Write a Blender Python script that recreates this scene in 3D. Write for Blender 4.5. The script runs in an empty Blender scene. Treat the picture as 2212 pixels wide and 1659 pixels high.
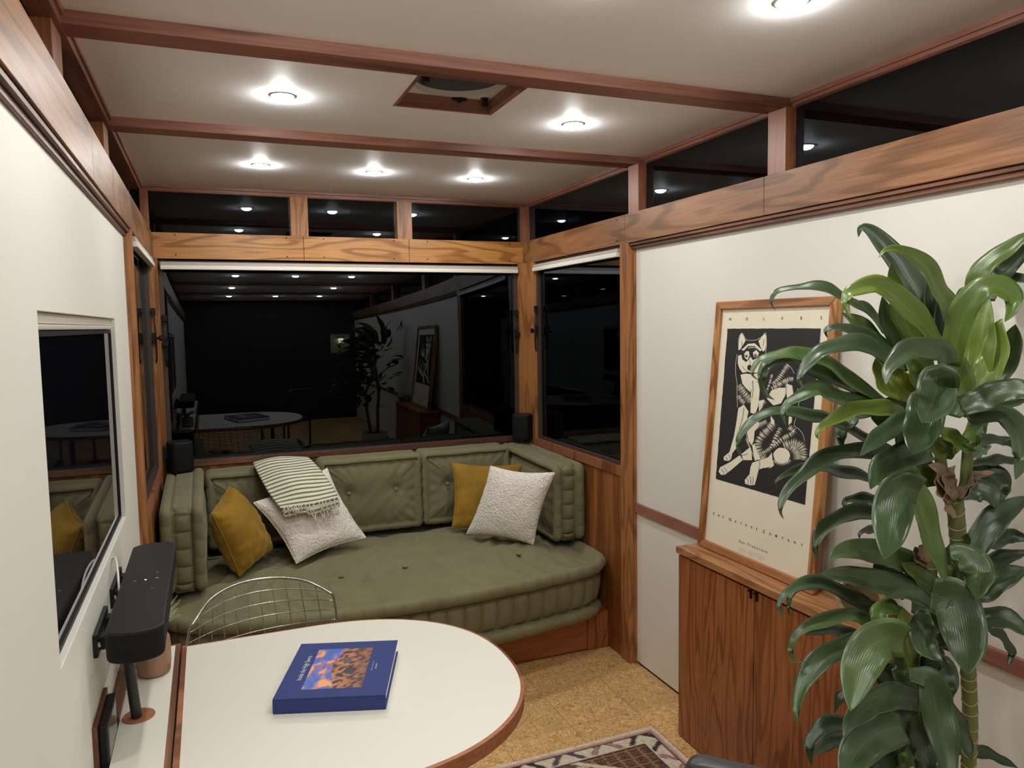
import bpy, bmesh, math, random
from mathutils import Vector, Matrix, noise
from mathutils.geometry import tessellate_polygon
R = math.radians
SC = bpy.context.scene
COL = SC.collection

# ------------------------------------------------------------------ camera
F_PX = 1626.34
CAM = Vector((0.2435, -4.386, 1.6803))
yaw, pit, rol = 0.3831, 0.0801, -0.0159
_r = Vector((math.cos(yaw), -math.sin(yaw), 0))
FW = Vector((math.sin(yaw) * math.cos(pit), math.cos(yaw) * math.cos(pit), -math.sin(pit)))
_u = _r.cross(FW)
RT = _r * math.cos(rol) + _u * math.sin(rol)
UP = -_r * math.sin(rol) + _u * math.cos(rol)
cd = bpy.data.cameras.new('camera')
cd.sensor_fit = 'HORIZONTAL'; cd.sensor_width = 36; cd.lens = F_PX / 2212 * 36
cd.clip_start = 0.02
cam = bpy.data.objects.new('camera', cd); COL.objects.link(cam)
m3 = Matrix((RT, UP, -FW)).transposed()
cam.matrix_world = Matrix.Translation(CAM) @ m3.to_4x4()
SC.camera = cam

# ------------------------------------------------------------------ world, exposure
w = bpy.data.worlds.new('night'); SC.world = w; w.use_nodes = True
w.node_tree.nodes['Background'].inputs[0].default_value = (0.012, 0.014, 0.02, 1)
w.node_tree.nodes['Background'].inputs[1].default_value = 0.10
SC.view_settings.view_transform = 'Standard'; SC.view_settings.look = 'None'
SC.view_settings.gamma = 1; SC.view_settings.use_curve_mapping = False
SC.view_settings.exposure = 0.0
SC.cycles.max_bounces = 12; SC.cycles.diffuse_bounces = 8; SC.cycles.transparent_max_bounces = 12
SC.cycles.sample_clamp_indirect = 2.5
SC.cycles.caustics_reflective = False; SC.cycles.caustics_refractive = False
SC.cycles.use_denoising = True
LAMP = 470.0                                     # emission of every ceiling lamp lens
LAMPCOL = (0.97, 0.975, 0.93)


def ray(u, v):
    return FW + RT * ((u - 1106) / F_PX) - UP * ((v - 829.5) / F_PX)


def at(u, v, ax, val):
    """the point of the plane x|y|z = val that the photograph shows at (u, v)"""
    d = ray(u, v); t = (val - CAM[ax]) / d[ax]
    return CAM + d * t


def deep(u, v, dist):
    return CAM + ray(u, v) * dist


# ------------------------------------------------------------------ mesh builder
class MB:
    def __init__(s):
        s.v = []; s.f = []; s.m = []; s.uv = {}; s.col = {}

    def add(s, vs, fs, mat=0, uvs=None, cols=None):
        b = len(s.v); s.v += [tuple(p) for p in vs]
        for i, f in enumerate(fs):
            s.f.append(tuple(b + k for k in f)); s.m.append(mat)
        if uvs is not None:
            for i, q in enumerate(uvs): s.uv[b + i] = q
        if cols is not None:
            for i, q in enumerate(cols): s.col[b + i] = q
        return s

    def box(s, x0, x1, y0, y1, z0, z1, mat=0):
        x0, x1 = sorted((x0, x1)); y0, y1 = sorted((y0, y1)); z0, z1 = sorted((z0, z1))
        vs = [(x, y, z) for z in (z0, z1) for y in (y0, y1) for x in (x0, x1)]
        return s.add(vs, [(0, 2, 3, 1), (4, 5, 7, 6), (0, 1, 5, 4), (2, 6, 7, 3), (0, 4, 6, 2), (1, 3, 7, 5)], mat)

    def prism(s, pts, d, mat=0):
        """polygon pts (3D, planar) extruded by vector d"""
        n = len(pts); d = Vector(d); vs = [Vector(p) for p in pts]; vs += [p + d for p in vs]
        nrm = Vector((0, 0, 0))
        for i in range(n): nrm += vs[i].cross(vs[(i + 1) % n])
        if nrm.dot(d) > 0:
            f = [tuple(range(n - 1, -1, -1)), tuple(range(n, 2 * n))]
            f += [(i, (i + 1) % n, n + (i + 1) % n, n + i) for i in range(n)]
        else:
            f = [tuple(range(n)), tuple(range(2 * n - 1, n - 1, -1))]
            f += [((i + 1) % n, i, n + i, n + (i + 1) % n) for i in range(n)]
        return s.add(vs, f, mat)

    def poly(s, pts, mat=0):
        pts = [Vector(p) for p in pts]
        tr = tessellate_polygon([pts])
        return s.add(pts, [tuple(t) for t in tr], mat)

    def tube(s, path, rad, n=8, mat=0, closed=False, caps=True):
        P = [Vector(p) for p in path]; k = len(P); rs = rad if isinstance(rad, (list, tuple)) else [rad] * k
        vs = []; nrm = None
        for i in range(k):
            a = P[i - 1] if (i > 0 or closed) else P[i]; b = P[(i + 1) % k] if (i < k - 1 or closed) else P[i]
            t = (b - a).normalized()
            if nrm is None:
                nrm = t.orthogonal().normalized()
            else:
                nrm = (nrm - t * nrm.dot(t))
                nrm = nrm.normalized() if nrm.length > 1e-6 else t.orthogonal().normalized()
            bi = t.cross(nrm)
            vs += [P[i] + (nrm * math.cos(2 * math.pi * j / n) + bi * math.sin(2 * math.pi * j / n)) * rs[i] for j in range(n)]
        fs = []
        for i in range(k if closed else k - 1):
            i2 = (i + 1) % k
            for j in range(n):
                fs.append((i * n + j, i * n + (j + 1) % n, i2 * n + (j + 1) % n, i2 * n + j))
        if caps and not closed:
            fs.append(tuple(range(n - 1, -1, -1))); fs.append(tuple((k - 1) * n + j for j in range(n)))
        return s.add(vs, fs, mat)

    def lathe(s, prof, c=(0, 0, 0), n=28, mat=0, M=None):
        vs = []
        for r, z in prof:
            for j in range(n):
                a = 2 * math.pi * j / n
                p = Vector((r * math.cos(a), r * math.sin(a), z))
                if M is not None: p = M @ p
                vs.append(p + Vector(c))
        fs = [(i * n + j, i * n + (j + 1) % n, (i + 1) * n + (j + 1) % n, (i + 1) * n + j)
              for i in range(len(prof) - 1) for j in range(n)]
        if prof[0][0] > 1e-6: fs.append(tuple(range(n - 1, -1, -1)))
        if prof[-1][0] > 1e-6: fs.append(tuple((len(prof) - 1) * n + j for j in range(n)))
        return s.add(vs, fs, mat)

    def grid(s, rows, mat=0, closed=False, uvs=None, cols=None):
        nr = len(rows); nc = len(rows[0]); vs = [p for r in rows for p in r]; fs = []
        for i in range(nr - 1):
            for j in range(nc if closed else nc - 1):
                j2 = (j + 1) % nc
                fs.append((i * nc + j, i * nc + j2, (i + 1) * nc + j2, (i + 1) * nc + j))
        return s.add(vs, fs, mat, uvs, cols)


def obj(name, mb, mat, parent=None, smooth=False, bevel=0, angle=40):
    me = bpy.data.meshes.new(name); me.from_pydata(mb.v, [], mb.f)
    mats = mat if isinstance(mat, (list, tuple)) else [mat]
    for mm in mats: me.materials.append(mm)
    if len(mats) > 1: me.polygons.foreach_set('material_index', mb.m)
    if mb.uv:
        ul = me.uv_layers.new(name='UVMap')
        for lp in me.loops: ul.data[lp.index].uv = mb.uv.get(lp.vertex_index, (0, 0))
    if mb.col:
        ca = me.color_attributes.new('pigment', 'FLOAT_COLOR', 'POINT')
        for i, c in mb.col.items(): ca.data[i].color = (*c, 1)
    me.validate(); me.update()
    if smooth:
        me.polygons.foreach_set('use_smooth', [True] * len(me.polygons))
        if smooth == 'auto':
            try: me.set_sharp_from_angle(angle=R(angle))
            except Exception: pass
    o = bpy.data.objects.new(name, me); COL.objects.link(o)
    if parent is not None:
        o.parent = parent
        if parent.type == 'EMPTY': o.matrix_parent_inverse = Matrix.Translation(-world_loc(parent))
    if bevel:
        b = o.modifiers.new('bevel', 'BEVEL'); b.width = bevel; b.segments = 2; b.limit_method = 'ANGLE'; b.angle_limit = R(40)
    return o


def world_loc(o):
    p = o; t = Vector((0, 0, 0))
    while p is not None:
        t += p.location if p.type == 'EMPTY' else Vector((0, 0, 0)); p = p.parent
    return t


def tag(o, label, cat, group=None):
    o['label'] = label; o['category'] = cat
    if group: o['group'] = group
    return o


def thing(name, label, cat, loc, group=None):
    o = bpy.data.objects.new(name, None); COL.objects.link(o); o.location = loc; o.empty_display_size = .05
    return tag(o, label, cat, group)


def struct(name, mb, mat, parent=None, bevel=0, smooth=False, label=None):
    o = obj(name, mb, mat, parent, smooth, bevel)
    if parent is None: o['kind'] = 'structure'
    if label: o['label'] = label
    return o


def copy_tree(o, offset, label=None, parent=None):
    c = o.copy(); COL.objects.link(c)
    if parent is None: c.location = o.location + Vector(offset)
    else:
        c.parent = parent; c.matrix_parent_inverse = o.matrix_parent_inverse.copy()
    if label: c['label'] = label
    for ch in list(o.children): copy_tree(ch, offset, None, c)
    return c


def text_mesh(txt, size, origin, xdir, ydir, mb, mat=0, lift=0, align='LEFT', fit=None, spacing=1.0, bold=0.0):
    """letters laid flat on the plane (origin, xdir, ydir)"""
    cu = bpy.data.curves.new('t', 'FONT'); cu.body = txt; cu.size = size; cu.align_x = align; cu.space_character = spacing
    cu.resolution_u = 3; cu.offset = bold
    to = bpy.data.objects.new('t', cu); COL.objects.link(to)
    dg = bpy.context.evaluated_depsgraph_get(); dg.update()
    me = bpy.data.meshes.new_from_object(to.evaluated_get(dg))
    xd = Vector(xdir).normalized(); yd = Vector(ydir).normalized(); nd = xd.cross(yd)
    k = 1.0
    if fit and me.vertices:
        xs = [v.co.x for v in me.vertices]; k = fit / max(1e-6, max(xs) - min(xs))
    vs = [Vector(origin) + xd * (v.co.x * k) + yd * v.co.y + nd * lift for v in me.vertices]
    mb.add(vs, [tuple(p.vertices) for p in me.polygons], mat)
    bpy.data.objects.remove(to); bpy.data.curves.remove(cu); bpy.data.meshes.remove(me)


# ------------------------------------------------------------------ materials
def lin(c):
    return tuple(((x / 255) / 12.92 if x / 255 <= .04045 else ((x / 255 + .055) / 1.055) ** 2.4) for x in c)


def newmat(name):
    m = bpy.data.materials.new(name); m.use_nodes = True
    nt = m.node_tree; b = nt.nodes['Principled BSDF']
    return m, nt, b


def N(nt, t, **kw):
    n = nt.nodes.new(t)
    for k, v in kw.items():
        if k in n.inputs: n.inputs[k].default_value = v
        else: setattr(n, k, v)
    return n


def ramp(nt, stops):
    n = nt.nodes.new('ShaderNodeValToRGB'); cr = n.color_ramp
    while len(cr.elements) < len(stops): cr.elements.new(.5)
    for e, (p, c) in zip(cr.elements, stops): e.position = p; e.color = (*c, 1)
    return n


def plain(name, col, rough=.5, metal=0, spec=.5, bump=0, bscale=200, vary=0, coat=0):
    m, nt, b = newmat(name)
    b.inputs['Base Color'].default_value = (*col, 1); b.inputs['Roughness'].default_value = rough
    b.inputs['Metallic'].default_value = metal; b.inputs['Specular IOR Level'].default_value = spec
    b.inputs['Coat Weight'].default_value = coat
    tc = N(nt, 'ShaderNodeTexCoord')
    if vary:
        n = N(nt, 'ShaderNodeTexNoise', Scale=3.0, Detail=4.0); nt.links.new(tc.outputs['Object'], n.inputs['Vector'])
        r = ramp(nt, [(.3, tuple(c * (1 - vary) for c in col)), (.7, tuple(min(1, c * (1 + vary)) for c in col))])
        nt.links.new(n.outputs['Fac'], r.inputs[0]); nt.links.new(r.outputs[0], b.inputs['Base Color'])
    if bump:
        n = N(nt, 'ShaderNodeTexNoise', Scale=bscale, Detail=3.0); nt.links.new(tc.outputs['Object'], n.inputs['Vector'])
        bp = N(nt, 'ShaderNodeBump', Strength=bump, Distance=.004); nt.links.new(n.outputs['Fac'], bp.inputs['Height'])
        nt.links.new(bp.outputs[0], b.inputs['Normal'])
    return m


def wood(name, dark, light, axis=0, rough=.42, rings=26, scale=1.0, offset=(0, 0, 0)):
    """flat-sawn veneer: contour lines of a stretched noise, plus fine pores; axis = grain direction"""
    m, nt, b = newmat(name)
    tc = N(nt, 'ShaderNodeTexCoord')
    mp = N(nt, 'ShaderNodeMapping'); sc = [7.0 * scale] * 3; sc[axis] = .9 * scale
    mp.inputs['Scale'].default_value = sc; mp.inputs['Location'].default_value = offset
    n1 = N(nt, 'ShaderNodeTexNoise', Scale=1.0, Detail=2.0, Roughness=.45, Distortion=.3)
    mul = N(nt, 'ShaderNodeMath', operation='MULTIPLY'); mul.inputs[1].default_value = rings
    sn = N(nt, 'ShaderNodeMath', operation='SINE')
    r1 = ramp(nt, [(0.0, tuple(.80 * d for d in dark)), (.16, dark), (.42, light), (1.0, light)])
    mr = N(nt, 'ShaderNodeMapRange'); mr.inputs[1].default_value = -1; mr.inputs[2].default_value = 1
    L = nt.links.new
    L(tc.outputs['Object'], mp.inputs['Vector']); L(mp.outputs[0], n1.inputs['Vector'])
    L(n1.outputs['Fac'], mul.inputs[0]); L(mul.outputs[0], sn.inputs[0]); L(sn.outputs[0], mr.inputs[0]); L(mr.outputs[0], r1.inputs[0])
    mp2 = N(nt, 'ShaderNodeMapping'); sc2 = [130.0] * 3; sc2[axis] = 5; mp2.inputs['Scale'].default_value = sc2
    n2 = N(nt, 'ShaderNodeTexNoise', Scale=1.0, Detail=3.0)
    L(tc.outputs['Object'], mp2.inputs['Vector']); L(mp2.outputs[0], n2.inputs['Vector'])
    r2 = ramp(nt, [(.3, (.62, .58, .55)), (.6, (1, 1, 1))]); L(n2.outputs['Fac'], r2.inputs[0])
    mx = N(nt, 'ShaderNodeMix', data_type='RGBA', blend_type='MULTIPLY'); mx.inputs[0].default_value = .8
    L(r1.outputs[0], mx.inputs[6]); L(r2.outputs[0], mx.inputs[7])
    n3 = N(nt, 'ShaderNodeTexNoise', Scale=1.3, Detail=2.0); L(tc.outputs['Object'], n3.inputs['Vector'])
    r3 = ramp(nt, [(.3, (.82, .80, .78)), (.7, (1, 1, 1))]); L(n3.outputs['Fac'], r3.inputs[0])
    mx2 = N(nt, 'ShaderNodeMix', data_type='RGBA', blend_type='MULTIPLY'); mx2.inputs[0].default_value = 1
    L(mx.outputs[2], mx2.inputs[6]); L(r3.outputs[0], mx2.inputs[7]); L(mx2.outputs[2], b.inputs['Base Color'])
    b.inputs['Roughness'].default_value = rough
    bp = N(nt, 'ShaderNodeBump', Strength=.12, Distance=.001); L(n2.outputs['Fac'], bp.inputs['Height']); L(bp.outputs[0], b.inputs['Normal'])
    return m


def fabric(name, col, weave=900, bump=.25, rough=.95, sheen=.3, vary=.12, sheencol=None):
    m, nt, b = newmat(name); L = nt.links.new
    tc = N(nt, 'ShaderNodeTexCoord')
    n = N(nt, 'ShaderNodeTexNoise', Scale=7.0, Detail=6.0, Roughness=.65); L(tc.outputs['Object'], n.inputs['Vector'])
    r = ramp(nt, [(.25, tuple(c * (1 - vary) for c in col)), (.75, tuple(c * (1 + vary) for c in col))]); L(n.outputs['Fac'], r.inputs[0])
    n2 = N(nt, 'ShaderNodeTexNoise', Scale=weave, Detail=2.0); L(tc.outputs['Object'], n2.inputs['Vector'])
    r2 = ramp(nt, [(.3, (.8, .8, .8)), (.7, (1.1, 1.1, 1.1))]); L(n2.outputs['Fac'], r2.inputs[0])
    mx = N(nt, 'ShaderNodeMix', data_type='RGBA', blend_type='MULTIPLY'); mx.inputs[0].default_value = 1
    L(r.outputs[0], mx.inputs[6]); L(r2.outputs[0], mx.inputs[7]); L(mx.outputs[2], b.inputs['Base Color'])
    b.inputs['Roughness'].default_value = rough; b.inputs['Specular IOR Level'].default_value = .2
    b.inputs['Sheen Weight'].default_value = sheen; b.inputs['Sheen Roughness'].default_value = .4
    if sheencol: b.inputs['Sheen Tint'].default_value = (*sheencol, 1)
    n3 = N(nt, 'ShaderNodeTexNoise', Scale=weave * .5, Detail=4.0); L(tc.outputs['Object'], n3.inputs['Vector'])
    bp = N(nt, 'ShaderNodeBump', Strength=bump, Distance=.003 if bump < .8 else .010); L(n3.outputs['Fac'], bp.inputs['Height']); L(bp.outputs[0], b.inputs['Normal'])
    return m


def emit(name, col, strength):
    m, nt, b = newmat(name)
    b.inputs['Base Color'].default_value = (*col, 1)
    b.inputs['Emission Color'].default_value = (*col, 1); b.inputs['Emission Strength'].default_value = strength
    return m


def pigment(name, rough=.6, bump=0, bscale=300):
    m, nt, b = newmat(name); a = N(nt, 'ShaderNodeAttribute', attribute_name='pigment')
    nt.links.new(a.outputs['Color'], b.inputs['Base Color']); b.inputs['Roughness'].default_value = rough
    if bump:
        tc = N(nt, 'ShaderNodeTexCoord'); n = N(nt, 'ShaderNodeTexNoise', Scale=bscale, Detail=3.0)
        nt.links.new(tc.outputs['Object'], n.inputs['Vector'])
        bp = N(nt, 'ShaderNodeBump', Strength=bump, Distance=.004); nt.links.new(n.outputs['Fac'], bp.inputs['Height'])
        nt.links.new(bp.outputs[0], b.inputs['Normal'])
    return m


def glass_pane(name, tint=(.78, .88, 1.0), ior=1.62):
    m = bpy.data.materials.new(name); m.use_nodes = True; nt = m.node_tree; nt.nodes.clear()
    o = N(nt, 'ShaderNodeOutputMaterial'); mx = N(nt, 'ShaderNodeMixShader'); fr = N(nt, 'ShaderNodeFresnel', IOR=ior)
    t = N(nt, 'ShaderNodeBsdfTransparent'); t.inputs[0].default_value = (.03, .032, .036, 1)
    g = N(nt, 'ShaderNodeBsdfGlossy'); g.inputs['Roughness'].default_value = 0.0; g.inputs['Color'].default_value = (*tint, 1)
    L = nt.links.new; L(fr.outputs[0], mx.inputs[0]); L(t.outputs[0], mx.inputs[1]); L(g.outputs[0], mx.inputs[2]); L(mx.outputs[0], o.inputs[0])
    return m


M = {}
M['wall'] = plain('white_wall_panel', (.765, .745, .69), .55, bump=.05, bscale=120)
M['ceiling'] = plain('ceiling_paint', (.94, .93, .955), .6, bump=.08, bscale=90)
M['beam_x'] = wood('beam_wood_across', (.23, .088, .060), (.34, .145, .105), 0, .45, 14)
M['beam_y'] = wood('beam_wood_along', (.23, .088, .060), (.34, .145, .105), 1, .45, 14)
M['post_z'] = wood('post_wood_upright', (.33, .13, .042), (.44, .19, .065), 2, .4, 50)
M['post_red'] = wood('red_post_wood_upright', (.24, .075, .030), (.36, .135, .065), 2, .42, 14)
M['head_x'] = wood('header_wood_across', (.38, .155, .034), (.55, .255, .072), 0, .36, 60, .8)
M['head_y'] = wood('header_wood_along', (.24, .10, .036), (.33, .148, .060), 1, .42, 55, .8, (3, 1, 0))
M['mould'] = wood('moulding_wood', (.14, .05, .024), (.22, .09, .045), 1, .45, 10)
M['mould_x'] = wood('moulding_wood_across', (.14, .05, .024), (.22, .09, .045), 0, .45, 10)
M['teak_z'] = wood('teak_upright', (.30, .098, .030), (.40, .142, .048), 2, .36, 90, 1.0, (2, 5, 0))
M['teak_x'] = wood('teak_across', (.25, .072, .020), (.38, .13, .042), 0, .4, 16)
M['teak_y'] = wood('teak_along', (.37, .16, .062), (.47, .22, .09), 1, .4, 60)
M['apron'] = wood('apron_wood_upright', (.28, .095, .026), (.42, .165, .05), 2, .42, 10)
M['oak'] = wood('oak_frame', (.36, .14, .04), (.58, .28, .10), 2, .4, 60)
M['oak_y'] = wood('oak_frame_along', (.30, .115, .04), (.48, .22, .09), 1, .4, 16)
M['walnut'] = wood('walnut_edge', (.17, .07, .034), (.32, .145, .075), 1, .45, 10)
M['walnut_x'] = wood('walnut_edge_across', (.26, .085, .034), (.42, .16, .075), 0, .45, 12)
M['lam'] = plain('cream_laminate', (.755, .73, .65), .42, bump=.02, bscale=400)
M['black'] = plain('black_plastic', (.009, .009, .010), .5, spec=.35)
M['blackfab'] = plain('black_grille_cloth', (.006, .006, .007), .7, spec=.22, bump=.1, bscale=900)
M['blackrub'] = plain('black_rubber', (.018, .018, .02), .55)
M['bronze'] = plain('dark_bronze_metal', (.02, .018, .017), .4, .6)
M['frame_dk'] = plain('dark_window_frame', (.055, .036, .028), .45)
M['screen'] = plain('black_screen_glass', (.004, .004, .005), .03, spec=.6)
M['tvscreen'] = plain('television_glass', (.004, .004, .006), .02, spec=.75)
M['chrome'] = plain('chrome_wire', (.50, .51, .50), .25, 1)
M['steel'] = plain('brushed_steel', (.62, .58, .52), .35, 1)
M['blind'] = plain('white_blind_metal', (.80, .76, .69), .5)
M['blind2'] = plain('grey_blind_band', (.46, .41, .36), .7)
M['white'] = plain('white_plastic', (.78, .75, .71), .45)
M['glass'] = glass_pane('window_glass')
M['olive'] = fabric('olive_linen', (.205, .188, .104), 700, .22, .95, .15, .13)
M['olive_btn'] = fabric('olive_linen_button', (.19, .18, .105), 700, .2)
M['mustard'] = fabric('mustard_velvet', (.30, .165, .018), 1500, .06, .7, .5, .28, (1, .8, .3))
M['boucle'] = fabric('white_boucle', (.90, .84, .78), 170, 1.0, 1, .2, .07)
M['yarn'] = fabric('cream_yarn', (.82, .75, .66), 500, .3)
M['thr_w'] = fabric('throw_white_stripe', (.80, .76, .68), 600, .35, .95, .1, .05)
M['thr_g'] = fabric('throw_green_stripe', (.17, .215, .075), 600, .35, .95, .1, .1)
M['lens'] = emit('lamp_lens', LAMPCOL, LAMP)
M['paper'] = plain('cream_print_paper', (.80, .745, .60), .75)
M['ink'] = plain('black_ink', (.014, .013, .014), .7)
M['inkgrey'] = plain('grey_small_ink', (.25, .22, .18), .7)
M['navy'] = fabric('navy_book_cloth', (.036, .055, .20), 1200, .1, .7, .1, .08)
M['pages'] = plain('book_pages', (.85, .82, .75), .8)
M['silver'] = plain('silver_foil', (.72, .72, .74), .4)
M['photo'] = pigment('cover_photo', .45)
M['rug'] = pigment('rug_wool', .95, .5, 260)
M['airleaf'] = plain('air_plant_leaf', (.36, .45, .24), .6, vary=.25)
M['rustceramic'] = plain('brown_speckled_ceramic', (.36, .20, .125), .5, vary=.25)
M['glaze'] = plain('teal_glaze', (.23, .33, .26), .2)
M['barkcer'] = wood('rough_stoneware', (.22, .15, .09), (.42, .32, .20), 1, .7, 30)
M['dryleaf'] = plain('dry_leaf_sheath', (.25, .17, .11), .85, bump=.5, bscale=80, vary=.35)
M['cane'] = plain('green_cane', (.13, .16, .05), .5, vary=.3)
M['scar'] = plain('cane_leaf_scar', (.42, .30, .18), .8)
M['planter'] = plain('white_planter', (.7, .68, .64), .5)
M['soil'] = plain('dark_soil', (.03, .022, .016), .95, bump=.6, bscale=80)
M['darkrear'] = plain('unlit_rear_tone', (.02, .018, .016), .6)  # near-black colour keeps the rear wall dark as if unlit


def leaf_material():
    m, nt, b = newmat('corn_plant_leaf'); L = nt.links.new
    a = N(nt, 'ShaderNodeAttribute', attribute_name='pigment'); uv = N(nt, 'ShaderNodeUVMap', uv_map='UVMap')
    sp = N(nt, 'ShaderNodeSeparateXYZ'); L(uv.outputs[0], sp.inputs[0])
    # fine parallel veins
    mul = N(nt, 'ShaderNodeMath', operation='MULTIPLY'); mul.inputs[1].default_value = 120; L(sp.outputs[0], mul.inputs[0])
    sn = N(nt, 'ShaderNodeMath', operation='SINE'); L(mul.outputs[0], sn.inputs[0])
    mr = N(nt, 'ShaderNodeMapRange'); mr.inputs[1].default_value = -1; mr.inputs[2].default_value = 1
    mr.inputs[3].default_value = .90; mr.inputs[4].default_value = 1.08; L(sn.outputs[0], mr.inputs[0])
    # paler midrib and edge
    sb = N(nt, 'ShaderNodeMath', operation='SUBTRACT'); sb.inputs[1].default_value = .5; L(sp.outputs[0], sb.inputs[0])
    ab = N(nt, 'ShaderNodeMath', operation='ABSOLUTE'); L(sb.outputs[0], ab.inputs[0])
    r = ramp(nt, [(0, (1.5, 1.4, 1.35)), (.03, (1, 1, 1)), (.46, (1, 1, 1)), (.5, (1.7, 1.5, 1.2))]); L(ab.outputs[0], r.inputs[0])
    mx = N(nt, 'ShaderNodeMix', data_type='RGBA', blend_type='MULTIPLY'); mx.inputs[0].default_value = 1
    L(a.outputs['Color'], mx.inputs[6]); L(r.outputs[0], mx.inputs[7])
    mx2 = N(nt, 'ShaderNodeVectorMath', operation='SCALE'); L(mx.outputs[2], mx2.inputs[0]); L(mr.outputs[0], mx2.inputs['Scale'])
    L(mx2.outputs[0], b.inputs['Base Color'])
    b.inputs['Roughness'].default_value = .31; b.inputs['Specular IOR Level'].default_value = .65
    bp = N(nt, 'ShaderNodeBump', Strength=.10, Distance=.002); L(sn.outputs[0], bp.inputs['Height']); L(bp.outputs[0], b.inputs['Normal'])
    # thin blade: some light comes through
    tr = N(nt, 'ShaderNodeBsdfTranslucent'); L(mx2.outputs[0], tr.inputs['Color'])
    ms = N(nt, 'ShaderNodeMixShader'); ms.inputs[0].default_value = .22
    out = nt.nodes['Material Output']; L(b.outputs[0], ms.inputs[1]); L(tr.outputs[0], ms.inputs[2]); L(ms.outputs[0], out.inputs[0])
    return m


M['leaf'] = leaf_material()


def cork_material():
    m, nt, b = newmat('cork_tiles'); L = nt.links.new
    tc = N(nt, 'ShaderNodeTexCoord')
    n0 = N(nt, 'ShaderNodeTexNoise', Scale=16.0, Detail=2.0); L(tc.outputs['Object'], n0.inputs['Vector'])
    vm = N(nt, 'ShaderNodeVectorMath', operation='SCALE'); vm.inputs['Scale'].default_value = .16; L(n0.outputs['Color'], vm.inputs[0])
    va = N(nt, 'ShaderNodeVectorMath', operation='ADD'); L(tc.outputs['Object'], va.inputs[0]); L(vm.outputs[0], va.inputs[1])
    n1 = N(nt, 'ShaderNodeTexNoise', Scale=52.0, Detail=5.0, Roughness=.65, Distortion=1.6); L(va.outputs[0], n1.inputs['Vector'])
    r1 = ramp(nt, [(.30, (.16, .072, .022)), (.42, (.48, .265, .098)), (.53, (.70, .43, .175)), (.70, (.90, .64, .31))]); L(n1.outputs['Fac'], r1.inputs[0])
    # tiles: slow tone change from tile to tile and a dark seam
    mp = N(nt, 'ShaderNodeMapping'); mp.inputs['Location'].default_value = (-1.890, 1.05, 0); L(tc.outputs['Object'], mp.inputs['Vector'])
    dv = N(nt, 'ShaderNodeVectorMath', operation='DIVIDE'); dv.inputs[1].default_value = (.312, .312, 1); L(mp.outputs[0], dv.inputs[0])
    fl = N(nt, 'ShaderNodeVectorMath', operation='FLOOR'); L(dv.outputs[0], fl.inputs[0])
    wn = N(nt, 'ShaderNodeTexWhiteNoise', noise_dimensions='2D'); L(fl.outputs[0], wn.inputs['Vector'])
    mr = N(nt, 'ShaderNodeMapRange'); mr.inputs[3].default_value = .86; mr.inputs[4].default_value = 1.08; L(wn.outputs['Value'], mr.inputs[0])
    fr = N(nt, 'ShaderNodeVectorMath', operation='FRACTION'); L(dv.outputs[0], fr.inputs[0])
    sx = N(nt, 'ShaderNodeSeparateXYZ'); L(fr.outputs[0], sx.inputs[0])
    lt = N(nt, 'ShaderNodeMath', operation='LESS_THAN'); lt.inputs[1].default_value = .010; L(sx.outputs[0], lt.inputs[0])
    lt2 = N(nt, 'ShaderNodeMath', operation='LESS_THAN'); lt2.inputs[1].default_value = .006; L(sx.outputs[1], lt2.inputs[0])
    mxm = N(nt, 'ShaderNodeMath', operation='MAXIMUM'); L(lt.outputs[0], mxm.inputs[0]); L(lt2.outputs[0], mxm.inputs[1])
    sm = N(nt, 'ShaderNodeMapRange'); sm.inputs[3].default_value = 1; sm.inputs[4].default_value = .5; L(mxm.outputs[0], sm.inputs[0])
    k = N(nt, 'ShaderNodeMath', operation='MULTIPLY'); L(mr.outputs[0], k.inputs[0]); L(sm.outputs[0], k.inputs[1])
    vs = N(nt, 'ShaderNodeVectorMath', operation='SCALE'); L(r1.outputs[0], vs.inputs[0]); L(k.outputs[0], vs.inputs['Scale'])
    L(vs.outputs[0], b.inputs['Base Color']); b.inputs['Roughness'].default_value = .5
    return m


M['cork'] = cork_material()

# ------------------------------------------------------------------ the room
ZHB, ZHT, ZC = 2.05, 2.186, 2.4366
REAR = -6.0
W = 2.1
XL, XR = -.025, 2.14          # wall panels
CL, CR, CB = -.048, 2.148, .047

struct('floor', MB().box(-.3, 2.4, REAR - .1, .3, -.08, 0), M['cork'])
# ceiling, with the square opening for the roof vent
vx0, vx1, vy0, vy1 = .872, 1.234, -2.127, -1.765
c = MB()
c.box(-.3, 2.45, vy1, .3, ZC, ZC + .1); c.box(-.3, 2.45, REAR - .1, vy0, ZC, ZC + .1)
c.box(-.3, vx0, vy0, vy1, ZC, ZC + .1); c.box(vx1, 2.45, vy0, vy1, ZC, ZC + .1)
struct('ceiling', c, M['ceiling'])

ny = [0]
def trim(mb, mat, bevel=.0015, label=None):
    ny[0] += 1
    return struct('trim_%d' % ny[0], mb, mat, None, bevel, False, label)

# ceiling beams, one object each
for y0, y1 in ((-1.318, -1.222), (-2.288, -2.195), (-3.56, -3.465), (-4.72, -4.625), (-5.78, -5.69)):
    trim(MB().box(CL - .01, CR + .01, y0, y1, 2.404, ZC + .01), M['beam_x'])
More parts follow.
